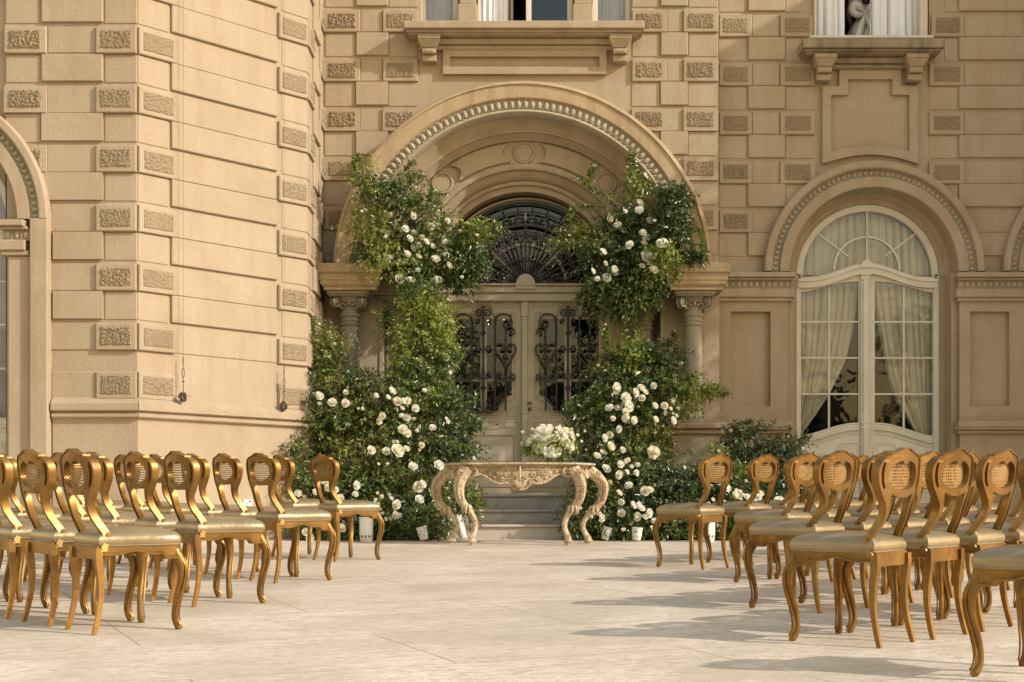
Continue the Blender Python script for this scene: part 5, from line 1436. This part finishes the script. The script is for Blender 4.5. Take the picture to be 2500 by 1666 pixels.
TW = [([(890,470,0),(880,430,0),(868,400,-.05),(872,385,-.05)],17.9,'l'),([(985,470,0),(1000,440,0),(995,415,0),(1000,400,0)],17.9,'m'),([(1040,520,0),(1060,490,0),(1055,470,0)],17.9,'m'),([(1120,570,0),(1180,550,-.05),(1215,545,-.1)],17.8,'m'),([(1130,590,0),(1190,575,-.05),(1230,560,-.1)],17.8,'m'),([(1000,450,0),(1010,425,0),(1035,430,0)],17.9,'m')]
B = [(b[0], b[1], b[2], b[3], b[4]+(.38 if b[0] >= 955 else 0), *b[5:]) for b in B]
arrangement('flower_arrangement', (WX(985,17.85),17.85,WZ(690,17.85)), 'cascade of white roses and greenery on the left shoulder of the arch', 'flower arrangement', B,
            rz(UL,750,400,.3189,lambda x,y:17.58+(.32 if x > 950 else 0)), TW, 1.0)
# upper right cluster
UR = [(820,457,.056),(817,513,.058),(713,520,.035),(592,575,.046),(652,625,.05),(900,592,.052),(845,682,.045),(870,722,.058),(855,765,.045),(742,778,.056),(543,832,.056),(997,765,.065),(875,868,.07),(885,828,.045),(628,978,.058),(465,978,.042),(497,1037,.046),(570,1032,.045),(928,968,.052),(560,920,.035),(840,940,.05),(980,775,.045)]
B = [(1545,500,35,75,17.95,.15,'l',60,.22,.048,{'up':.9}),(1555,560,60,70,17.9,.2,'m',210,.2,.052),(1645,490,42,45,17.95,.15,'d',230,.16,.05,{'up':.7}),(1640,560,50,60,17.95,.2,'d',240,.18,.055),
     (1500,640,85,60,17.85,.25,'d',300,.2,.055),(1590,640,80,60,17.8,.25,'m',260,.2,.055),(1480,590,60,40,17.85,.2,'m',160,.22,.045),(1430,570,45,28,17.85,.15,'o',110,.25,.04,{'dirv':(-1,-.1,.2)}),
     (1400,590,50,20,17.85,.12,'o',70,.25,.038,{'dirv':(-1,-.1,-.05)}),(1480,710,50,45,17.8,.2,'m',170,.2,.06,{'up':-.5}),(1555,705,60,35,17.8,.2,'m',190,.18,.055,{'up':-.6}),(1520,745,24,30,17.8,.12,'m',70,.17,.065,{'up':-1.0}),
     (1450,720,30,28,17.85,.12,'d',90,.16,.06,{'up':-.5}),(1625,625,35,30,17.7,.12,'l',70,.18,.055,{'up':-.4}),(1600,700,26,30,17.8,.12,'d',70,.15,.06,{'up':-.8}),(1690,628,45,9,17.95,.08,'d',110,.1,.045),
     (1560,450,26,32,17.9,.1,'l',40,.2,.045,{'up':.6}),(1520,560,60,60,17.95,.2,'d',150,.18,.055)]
TW = [([(1520,560,0),(1480,510,0),(1440,500,0),(1405,505,0),(1392,520,0)],17.9,'d'),([(1510,500,0),(1470,470,0),(1440,455,0),(1410,430,0)],17.9,'d'),([(1440,455,0),(1445,425,0),(1450,412,0)],17.9,'d'),([(1540,470,0),(1540,430,0),(1545,400,0),(1542,380,0)],17.9,'l'),
      ([(1560,460,0),(1590,465,0),(1600,475,0)],17.9,'l'),([(1480,585,0),(1430,592,0),(1380,592,0),(1340,588,0)],17.85,'o'),([(1680,550,0),(1705,560,-.05),(1715,590,-.1),(1718,620,-.1)],17.9,'m'),([(1610,640,-.2),(1640,635,-.3),(1655,660,-.3),(1640,680,-.3)],17.9,'m')]
B = [(b[0], b[1], b[2], b[3], b[4]+(.38 if b[0] <= 1600 else 0), *b[5:]) for b in B]
arrangement('flower_arrangement', (WX(1560,17.85),17.85,WZ(770,17.85)), 'shaded cluster of white roses and dark greenery on the right shoulder of the arch', 'flower arrangement', B,
            rz(UR,1300,350,.3189,lambda x,y:17.58+(.30 if x < 1590 else 0)), TW, 1.0)
# lower left mass
LL = [(222,522,.055),(225,578,.04),(312,570,.06),(405,500,.04),(405,573,.045),(722,490,.055),(695,533,.045),(612,520,.04),(760,563,.052),(800,558,.042),(830,555,.04),(790,608,.042),(655,662,.056),(632,697,.042),(785,660,.042),(822,672,.045),(870,680,.033),(880,610,.045),(795,755,.06),(822,780,.045),(945,485,.04),(490,612,.03),(515,608,.03),(1100,700,.033),(1090,680,.03),(580,892,.045),(682,903,.06),(760,897,.075),(820,885,.045),(925,860,.04),(905,893,.033),(865,1005,.06),(900,1148,.06),(930,1125,.045),(910,1232,.045),(477,1135,.052),(470,1195,.042),(195,1180,.05),(290,1150,.052),(270,1120,.04),(335,1165,.04),(368,1222,.052),(80,1190,.042),(750,1268,.055),(620,1190,.032),(650,1210,.030),(705,1200,.030),(715,1225,.030),(610,1235,.030),(600,1250,.028),(625,1260,.028),(740,1340,.052),(765,1345,.042),(705,1365,.033),(655,1330,.032),(675,1365,.028),(640,1300,.028),(1035,1270,.055),(1040,995,.056),(690,990,.033),(628,990,.030),(160,1495,.055),(130,1455,.04),(375,1428,.045),(730,835,.026),(755,838,.026),(1000,740,.04),(890,760,.030),(905,745,.03),(240,1110,.035),(120,1215,.03)]
def YL(x, y): return 16.42+max(0, 1230-y)*.0022+max(0, 900-x)*.0006
B = []
def bl(x, y, rx, ry, kd, n, ln=.17, lf=.05, dY=.0, rY=.25, **kw):
    Y = 16.80+max(0, 1250-y)*.0022+dY; B.append((x, y, rx, ry, Y, rY, kd, n, ln, lf, kw))
bl(790,1270,70,45,'m',150); bl(760,1190,55,60,'m',150); bl(745,1130,35,50,'m',80,lf=.04); bl(860,1200,75,80,'m',230); bl(900,1280,80,40,'d',200); bl(1000,1280,80,40,'m',260,lf=.045); bl(1060,1250,50,60,'m',170,.18,.05)
bl(960,1190,90,70,'m',300); bl(1040,1180,60,70,'m',200); bl(870,1120,90,60,'o',170); bl(960,1090,90,60,'m',260); bl(1040,1100,70,60,'d',230); bl(1100,1080,50,70,'d',230,rY=.2); bl(1120,1010,38,60,'d',190,rY=.2)
bl(800,1040,55,70,'m',170); bl(900,1030,90,60,'m',280); bl(1000,1000,90,60,'m',280); bl(1060,960,55,60,'m',170); bl(830,960,70,60,'o',180); bl(780,980,45,60,'m',120)
bl(920,975,80,45,'m',190); bl(1010,930,70,60,'m',220); bl(1040,975,50,40,'l',90,.22); bl(790,880,50,50,'m',140); bl(785,845,35,40,'o',170,.2,.036,up=.9); bl(815,850,40,24,'o',100,.18,.034,up=.8);
bl(780,810,25,20,'o',40,.2,.034,up=.9); bl(985,885,42,50,'l',130); bl(1030,870,50,60,'m',140); bl(1070,905,32,45,'m',90); bl(1090,870,30,30,'m',60); bl(1000,810,40,50,'l',130,.2,.048); bl(1050,820,60,50,'l',180,.22,.052)
bl(1025,760,40,40,'l',160,.2,.05,dY=-.1); bl(1060,770,40,40,'l',120,.2,.05,dY=-.1); bl(1030,720,45,40,'m',150,.2,.05,dY=-.15); bl(1080,840,28,22,'l',60,.18,.05); bl(945,800,18,35,'m',30,.18,.05,up=.8); bl(880,930,45,25,'d',100)
bl(960,1140,60,60,'o',90); bl(1150,1100,20,22,'d',50); bl(870,1300,80,18,'m',150,.12,.045,rY=.15); bl(1010,1308,90,14,'m',170,.12,.045,rY=.15); bl(760,1302,55,18,'m',110,.12,.045,rY=.15); bl(1110,1210,22,50,'m',70); bl(1150,1230,22,30,'m',50,lf=.06)
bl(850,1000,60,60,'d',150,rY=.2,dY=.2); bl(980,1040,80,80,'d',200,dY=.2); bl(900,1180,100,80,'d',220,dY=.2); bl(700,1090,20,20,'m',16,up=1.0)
TW = [([(720,1150,0),(712,1120,0),(722,1100,0),(735,1085,0)],16.9,'m'),([(770,820,0),(765,790,0),(760,775,0)],17.6,'o'),([(1000,1090,-.1),(1060,1065,-.15),(1110,1085,-.2),(1150,1090,-.2)],17.0,'m'),([(1060,900,0),(1100,880,0),(1120,870,0)],17.5,'m'),([(1100,1040,0),(1150,1025,0),(1165,1030,0)],17.2,'m'),([(1090,1000,0),(1130,985,0),(1150,975,0)],17.3,'m')]
arrangement('flower_arrangement', (WX(930,16.9),16.9,floor_z(16.9)), 'tall bank of white roses and greenery climbing the column left of the door', 'flower arrangement', B, rz(LL,700,780,.35714,YL), TW, .95)
# lower right mass
LRR = [(348,472,.055),(415,538,.055),(522,470,.05),(482,500,.045),(545,495,.04),(605,455,.045),(525,538,.04),(302,605,.055),(363,605,.05),(405,580,.05),(437,600,.056),(415,632,.052),(415,675,.06),(472,690,.05),(328,678,.04),(368,750,.056),(480,550,.033),(735,560,.042),(680,590,.042),(720,612,.032),(770,610,.033),(735,645,.032),(620,685,.05),(615,592,.038),(680,640,.033),(740,690,.052),(760,660,.033),(305,790,.050),(270,812,.042),(312,868,.062),(395,893,.045),(607,910,.065),(247,905,.033),(218,932,.04),(378,992,.04),(495,995,.045),(452,1007,.028),(283,1020,.052),(367,1063,.052),(423,1042,.035),(487,1048,.047),(435,1135,.052),(547,1175,.055),(582,1165,.045),(371,1187,.047),(385,1250,.045),(465,1270,.045),(522,1290,.055),(505,1275,.05),(490,1348,.06),(383,1325,.052),(575,1325,.05),(545,1350,.042),(612,1380,.045),(600,1432,.047),(665,1287,.04),(100,1290,.035),(800,1268,.03),(400,1440,.033),(250,1360,.04),(175,1345,.03),(235,1330,.035),(205,1330,.030),(430,960,.032),(410,970,.03)]
LR2 = [(1105,1152,.05),(1172,1208,.06),(1165,1170,.033),(1195,1180,.033),(1210,1200,.030),(1250,1220,.056),(1325,1215,.045),(1340,1190,.04),(1465,1245,.06),(1200,1230,.033),(1075,1255,.05),(1080,1415,.036),(1080,1445,.030),(1270,1240,.035),(1010,1235,.03),(1300,1240,.032)]
B = []
bl(1560,880,70,40,'m',240,.2,.05,up=.5,dY=-.1); bl(1500,900,45,45,'d',120,.2,.05,dY=-.1); bl(1620,880,50,40,'d',140,.2,.055,up=.5,dY=-.1); bl(1480,900,30,60,'o',60,.24,.038,up=.9,dY=-.1); bl(1545,890,26,45,'l',60,.35,.07,up=1.4,dY=-.1)
bl(1550,960,80,55,'d',300,dY=-.1); bl(1500,980,60,60,'m',180,dY=-.1); bl(1640,950,60,50,'m',190,dY=-.1); bl(1690,950,42,26,'l',110,.18,.045,dY=-.15); bl(1715,955,34,20,'l',60,.2,.042,dirv=(1,-.1,.3),dY=-.15); bl(1668,1000,32,26,'o',70,.15,.042,dY=-.2)
bl(1440,1010,40,60,'m',130,lf=.045); bl(1470,1080,55,60,'d',220); bl(1540,1040,85,60,'m',260); bl(1590,1075,50,50,'o',130,.16,.045); bl(1450,1150,50,60,'d',230); bl(1540,1130,80,60,'m',230); bl(1580,1200,100,70,'d',360)
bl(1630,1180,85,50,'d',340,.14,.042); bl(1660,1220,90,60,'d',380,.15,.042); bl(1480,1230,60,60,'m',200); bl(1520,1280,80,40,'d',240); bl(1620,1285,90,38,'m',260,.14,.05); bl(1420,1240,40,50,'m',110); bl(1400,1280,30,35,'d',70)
bl(1500,1305,90,16,'m',180,.13,.055,rY=.15); bl(1650,1308,100,14,'m',200,.12,.05,rY=.15); bl(1390,1090,30,40,'d',90,.16,.05); bl(1410,1020,25,50,'m',60,.16,.05)
bl(1560,1000,80,60,'d',200,dY=.2); bl(1540,1100,90,80,'d',200,dY=.2); bl(1775,1160,55,35,'m',120,.16,.048,dY=-.05); bl(1760,1170,80,50,'m',280,.16,.048); bl(1480,1160,60,60,'o',50)
TW = [([(1490,880,0),(1480,850,0),(1475,820,0),(1480,800,0)],17.5,'o'),([(1620,860,0),(1640,830,0),(1645,818,0)],17.5,'d'),([(1710,960,0),(1745,960,0),(1768,958,0)],17.3,'l'),([(1560,1080,-.1),(1620,1110,-.15),(1690,1100,-.2)],17.1,'o'),([(1420,1030,0),(1410,1000,0),(1415,975,0)],17.3,'m')]
arrangement('flower_arrangement', (WX(1560,16.9),16.9,floor_z(16.9)), 'bank of white roses and greenery right of the door under the column', 'flower arrangement', B, rz(LRR,1380,780,.35714,YL), TW, .95)
B = []
bl(1800,1080,30,40,'d',130,.2,.05,up=.7,dY=.3); bl(1760,1200,80,50,'m',200,.16,.05); bl(1850,1120,70,45,'d',280,.2,.052,dY=.3); bl(1920,1130,50,40,'d',170,.2,.05,dY=.3); bl(1880,1200,80,50,'d',280,.16,.052); bl(1960,1180,50,50,'d',120,.18,.07)
bl(1800,1250,90,45,'m',300,.14,.048); bl(1900,1265,80,40,'d',200,.14,.05); bl(1780,1300,120,18,'m',230,.12,.045,rY=.15); bl(1745,1120,18,25,'l',40,.18,.045,up=.9); bl(1930,1085,40,20,'d',60,.22,.045,up=.8,dY=.3); bl(1860,1060,30,20,'d',40,.22,.045,up=.9,dY=.3)
TW = [([(1930,1110,0),(1950,1085,0),(1960,1070,0)],17.5,'d'),([(1800,1060,0),(1810,1035,0),(1825,1028,0)],17.5,'d')]
arrangement('flower_arrangement', (WX(1850,16.95),16.95,floor_z(16.95)), 'low hedge of dark greenery and white roses behind the right-hand chairs', 'flower arrangement', B, rz(LR2,1380,780,.35714,YL), TW, .95)

# ------------------------------------------------------------------ bouquet on the table
bz = .862; bp = (WX(1341, 15.85), 15.85, bz)
bq = thing('bouquet', bp, 'bouquet of white roses and lilies in a footed glass bowl on the carved table', 'bouquet')
q = MB(); q.lathe([(.062, 0), (.060, .006), (.035, .018), (.020, .03), (.018, .04), (.04, .055), (.075, .085), (.085, .115), (.082, .115), (.07, .088), (.03, .06)], (0, 0, 0), 24); q.build('glass_bowl', M['vase'], bq, smooth=50)
lf = Leaves(); lf.add((0, -.03, .19), (.24, .13, .12), 190, .12, .05, 7, up=.4); lf.add((.15, 0, .2), (.08, .05, .06), 26, .14, .045, 7, dirv=(1, -.1, .2)); lf.add((-.15, 0, .17), (.08, .05, .06), 20, .12, .045, 7, dirv=(-1, -.1, .1)); lf.build('foliage', M['leaf_light'], bq)
q = MB(); R_ = random.Random(4)
for i in range(16):
    a = R_.uniform(-1.5, 1.5); L_ = R_.uniform(.28, .42); c = catmull([(0, 0, .1), (L_*.5*sin(a), -.05, .12+L_*.45*cos(a)), (L_*sin(a)*.95, -.06, .14+L_*.72*cos(a))], 4); q.tube(c, .0025, 4)
    o = put_rose(bq, Vector(bp)+c[-1], .022, True)
q.build('stem', M['stem'], bq)
for i in range(46):
    a = R_.uniform(0, 2*pi); rr = sqrt(R_.random()); x, z = .275*rr*cos(a), .235+.165*rr*sin(a); y = -.13*sqrt(max(0, 1-rr*rr))-.02
    r = R_.choice([.034, .042, .05, .03]) if rr > .4 else R_.choice([.05, .06, .045]); o = put_rose(bq, Vector(bp)+Vector((x, y, z)), r, r < .036, (x*3, -.5, (z-.2)*3+.25))
def lily(p, r, d):
    q = MB()
    for i in range(6):
        a = i*pi/3; vs = []
        for j in range(6):
            t = j/5; w_ = .30*sin(pi*(.08+.9*t))*r; rad = r*(.1+1.0*t); h = r*(.55*t-.75*t**3)
            for s_ in (-1, 0, 1): vs.append((rad*cos(a)-s_*w_*sin(a), rad*sin(a)+s_*w_*cos(a), h+(.05*r if s_ else 0)))
        q.add(vs, [(j*3+k, j*3+k+1, (j+1)*3+k+1, (j+1)*3+k) for j in range(5) for k in range(2)])
    o = q.build('lily', M['petal'], bq, smooth=80); o.location = p; o.rotation_euler = Vector(d).to_track_quat('Z', 'Y').to_euler()
for p, r, d in (((-.02, -.17, .11), .075, (0, -1, -.2)), ((.06, -.16, .10), .07, (.4, -1, -.3)), ((-.17, -.1, .22), .06, (-.7, -1, .2)), ((.18, -.1, .19), .06, (.8, -1, .1)), ((-.06, -.12, .30), .06, (-.3, -1, .7)), ((.12, -.12, .29), .06, (.4, -1, .7)), ((-.12, -.14, .14), .06, (-.5, -1, -.2))): lily(p, r, d)

# ------------------------------------------------------------------ pots at the foot of the flowers
def pot(x, y, Y, h, r, lab, tilt=0, holes=True, name='white_pot', grp=None, az=0):
    X = WX(x, Y); loc = (X, Y, floor_z(Y)+(.02 if tilt else 0)); t = thing(name, loc, lab, 'pot' if holes else 'bucket', grp)
    t.rotation_euler = (radians(tilt*.4), radians(tilt), radians(az)); q = MB()
    if holes:
        q.lathe([(r*.8, 0), (r*.86, .02), (r*.98, h*.14), (r, h*.3), (r, h*.7), (r*1.02, h*.95), (r*1.1, h*.96), (r*1.12, h), (r*1.0, h), (r*.96, h*.9)], (0, 0, 0), 28)
        for k in range(4): q.tube([(r*1.004*cos(a*pi/14), r*1.004*sin(a*pi/14), h*(.34+.15*k)) for a in range(28)], .003, 4, closed=True)
        q.build('body', M['pot'], t, smooth=40); q = MB()
        for k in range(12):
            a = k*pi/6; R3 = Matrix.Rotation(a, 3, 'Z'); v = [R3 @ Vector((r*.99, s_*.009, h*.23+e)) for s_, e in ((-1, -.014), (1, -.014), (1, .014), (-1, .014))]+[R3 @ Vector((r*1.012, s_*.008, h*.23+e)) for s_, e in ((-1, -.013), (1, -.013), (1, .013), (-1, .013))]
            q.add(v, [(4, 5, 6, 7), (0, 1, 5, 4), (1, 2, 6, 5), (2, 3, 7, 6), (3, 0, 4, 7)])
        q.build('ring_of_holes', M['black'], t)
    else:
        q.lathe([(r*.72, 0), (r*.78, .01), (r*.95, h*.85), (r, h*.86), (r*1.04, h*.9), (r*1.04, h), (r*.96, h), (r*.9, h*.3), (r*.01, h*.28)], (0, 0, 0), 22); q.build('body', M['pot'], t, smooth=40)
        q = MB(); R_ = random.Random(int(x))
        for k in range(5):
            a = -pi/2+R_.uniform(-.7, .7); zc = h*R_.uniform(.25, .75); rr = r*(.80+.2*zc/h)
            q.tube([(rr*1.0*cos(a+e), rr*1.0*sin(a+e), zc+f) for e, f in ((-.12, 0), (0, .008), (.1, -.004))], .004, 4)
        q.build('dark_scuffs', M['black'], t)
pot(894, 0, 16.32, .285, .078, 'white pierced ceramic pot half hidden by the left flowers behind the chair leg', name='pierced_pot', grp='pierced white pots')
pot(1729, 0, 16.32, .285, .078, 'white pierced ceramic pot seen between the legs of the right-hand chair', name='pierced_pot', grp='pierced white pots')
pot(1036, 0, 16.42, .15, .062, 'small white bucket leaning left at the foot of the left flowers', -14, False, 'flower_bucket', 'white flower buckets')
pot(1554, 0, 16.38, .145, .062, 'small upright white bucket at the foot of the right flowers', 4, False, 'flower_bucket', 'white flower buckets')
pot(1476, 0, 16.6, .15, .058, 'small white bucket leaning right beside the right table leg', 16, False, 'flower_bucket', 'white flower buckets')
pot(1131, 0, 16.75, .28, .06, 'tall white bucket behind the left legs of the carved table', -16, False, 'flower_bucket', 'white flower buckets')

# ------------------------------------------------------------------ person at the upper window
def skin_body(name, m, joints, edges, radii, parent=None, sub=1):
    me = bpy.data.meshes.new(name); me.from_pydata(joints, edges, []); me.materials.append(m)
    o = bpy.data.objects.new(name, me); S.collection.objects.link(o)
    sk = o.modifiers.new('skin', 'SKIN'); sk.use_smooth_shade = True
    lay = me.skin_vertices[0] if me.skin_vertices else None
    if lay is None: return o
    for i, r in enumerate(radii):
        lay.data[i].radius = r if isinstance(r, tuple) else (r, r); lay.data[i].use_root = (i == 0)
    sb = o.modifiers.new('sub', 'SUBSURF'); sb.levels = sub; sb.render_levels = sub
    if parent: o.parent = parent
    return o
PXx, PYy, PZz = WX(2112, 19.45), 19.45, 5.98
J = [(0,0,.93),(0,0,1.05),(0,-.01,1.2),(0,0,1.36),(0,0,1.44),(0,-.02,1.52),(0,-.02,1.60),(0,-.01,1.66),
     (-.09,0,.90),(-.10,0,.50),(-.10,.02,.09),(-.10,-.12,.03),(.09,0,.90),(.10,0,.50),(.10,.02,.09),(.10,-.12,.03),
     (-.17,0,1.37),(-.23,.02,1.12),(-.20,-.05,.90),(-.19,-.10,.83),(.17,0,1.37),(.22,-.04,1.12),(.16,-.16,.96),(.12,-.21,.93)]
E = [(0,1),(1,2),(2,3),(3,4),(4,5),(5,6),(6,7),(0,8),(8,9),(9,10),(10,11),(0,12),(12,13),(13,14),(14,15),(3,16),(16,17),(17,18),(18,19),(3,20),(20,21),(21,22),(22,23)]
R0 = [(.13,.10),(.11,.085),(.13,.095),(.12,.085),.05,(.07,.085),(.075,.095),(.05,.06),.085,.055,.035,.03,.085,.055,.035,.03,.048,.035,.026,.024,.048,.035,.026,.024]
for b_, s_ in ((19, -1), (23, 1)):
    bp_ = Vector(J[b_])
    for k in range(5):
        d = Vector((s_*(.012*(k-2)), -.25-.1*(k == 0), -.9)).normalized(); off = Vector(((k-2)*.014, -.01 if k else -.03, -.02))
        L_ = (.045, .07, .078, .072, .058)[k]; i0 = len(J)
        J += [tuple(bp_+off), tuple(bp_+off+d*L_*.5), tuple(bp_+off+d*L_+Vector((0, -.012, .004)))]; E += [(b_, i0), (i0, i0+1), (i0+1, i0+2)]; R0 += [.010, .0085, .007]
pe = skin_body('person', M['skin'], J, E, R0); pe.location = (PXx, PYy, PZz)
pe.rotation_euler = (0, 0, radians(170))       # seen from behind
tag(pe, 'person in a white satin dress with a large bow, back to the upper right window', 'person')
q = MB(); nn = 40
pr_ = [(.135, 1.10), (.125, 1.04), (.15, 1.0), (.21, .9), (.27, .75), (.33, .5), (.40, .2), (.43, .02)]
vs = []
for r, z in pr_:
    for k in range(nn):
        a = 2*pi*k/nn; rr = r*(1+.09*(1-min(1, (z-.0)/1.05))*sin(a*9)+.03*sin(a*5+z*4)); vs.append((rr*cos(a), rr*.85*sin(a), z))
q.add(vs, [(i*nn+k, i*nn+(k+1) % nn, (i+1)*nn+(k+1) % nn, (i+1)*nn+k) for i in range(len(pr_)-1) for k in range(nn)])
q.lathe([(.125, 1.08), (.15, 1.2), (.145, 1.3), (.13, 1.36)], (0, 0, 0), 24, .75)
q.build('dress', M['satin'], pe, smooth=70)
q = MB()
for s_ in (-1, 1):
    q.tube(catmull([(0, .16, 1.06), (s_*.06, .20, 1.12), (s_*.15, .20, 1.17), (s_*.18, .19, 1.09), (s_*.11, .20, 1.03), (0, .17, 1.05)], 5), [.02, .05, .06, .06, .045, .02], 8)
    q.tube(catmull([(0, .17, 1.04), (s_*.04, .21, .93), (s_*.09, .25, .78), (s_*.12, .28, .62)], 5), [.02, .045, .055, .06], 8)
q.blob((0, .19, 1.06), (.035, .03, .035)); q.build('bow', M['satin'], pe, smooth=70)
q = MB(); q.blob((0, .01, 1.60), (.095, .115, .12), None, 16, 12); q.tube(catmull([(0, .07, 1.60), (0, .11, 1.48), (0, .12, 1.34), (0, .13, 1.2)], 5), [.07, .08, .075, .04], 10); q.build('hair', M['hair'], pe, smooth=70)
# face details
q = MB()
for s_ in (-1, 1):
    q.blob((s_*.032, -.105, 1.595), (.012, .008, .008)); q.blob((s_*.083, -.01, 1.585), (.012, .02, .03))
q.tube([(0, -.108, 1.60), (0, -.128, 1.565), (0, -.112, 1.557)], [.007, .012, .009], 6); q.tube([(-.022, -.108, 1.533), (0, -.115, 1.535), (.022, -.108, 1.533)], .006, 5); q.build('face', M['skin'], pe, smooth=70)

# ------------------------------------------------------------------ unseen tree added to shade the right side of the porch, and trees reflected in the panes
def tree(x, y, z0, h, crown, lab, n=900, leaf=.10, m='leaf_mid', grp=None):
    t = thing('added_shade_tree', (x, y, z0), lab, 'tree', grp); q = MB(); R_ = random.Random(int(x*10))
    top = h*.55; trunk = catmull([(0, 0, -.2), (.05, .03, h*.2), (-.04, 0, h*.4), (0, 0, top)], 5); q.tube(trunk, [.22, .16, .13, .09], 10)
    L = Leaves()
    for k in range(14):
        a = R_.uniform(0, 2*pi); zz_ = R_.uniform(.35, .95)*h; e = (crown[0]*cos(a)*R_.uniform(.3, .9), crown[1]*sin(a)*R_.uniform(.3, .9), zz_)
        q.tube(catmull([(0, 0, min(top, zz_*.6)), (e[0]*.5, e[1]*.5, zz_*.75), e], 4), [.07, .045, .02], 6)
        L.add(e, (crown[0]*.45, crown[1]*.45, crown[2]*.32), n//14, .35, leaf, 9, up=.2, front=0)
    q.build('trunk', M['bark'], t, smooth=60); L.build('crown', M[m], t); return t
tree(9.3, 15.3, floor_z(15.3), 9.3, (1.3, 1.0, 4.0), 'unseen tree added beyond the right edge to shade the porch', 1500, .10)
R_ = random.Random(12)
ts = Leaves()
for i in range(26):
    x = -30+60*i/25+R_.uniform(-1, 1); hh = R_.choice([4.5, 6, 8, 9.5]); 
    for j in range(6): ts.add((x+R_.uniform(-1, 1), -24+R_.uniform(-2, 2), -1+hh*(j+.6)/6), (1.6, 1.2, hh/7), 170, .8, .2, 9, up=.1, front=0)
to = ts.build('tree_belt', M['leaf_dark'], None); tag(to, 'distant belt of trees behind the camera, mirrored in the window panes', kind='stuff')
bh = thing('opposite_house', (9, -30, floor_z(-30)), 'plain flat-roofed house across the terrace, mirrored in the door panes', 'building')
q = MB(); q.box(-7, 7, -4, 0, 0, 7.0); q.box(-7.3, 7.3, -4.2, .2, 7.0, 7.4); q.box(2, 4.5, -3, -.5, 7.4, 8.8); q.build('wall', M['rustic'], bh)
q = MB()
for i in range(5):
    for j in range(2): q.box(-5.8+i*2.6, -4.6+i*2.6, -.02, .03, 1+j*3, 2.8+j*3)
q.build('window', M['dark'], bh)
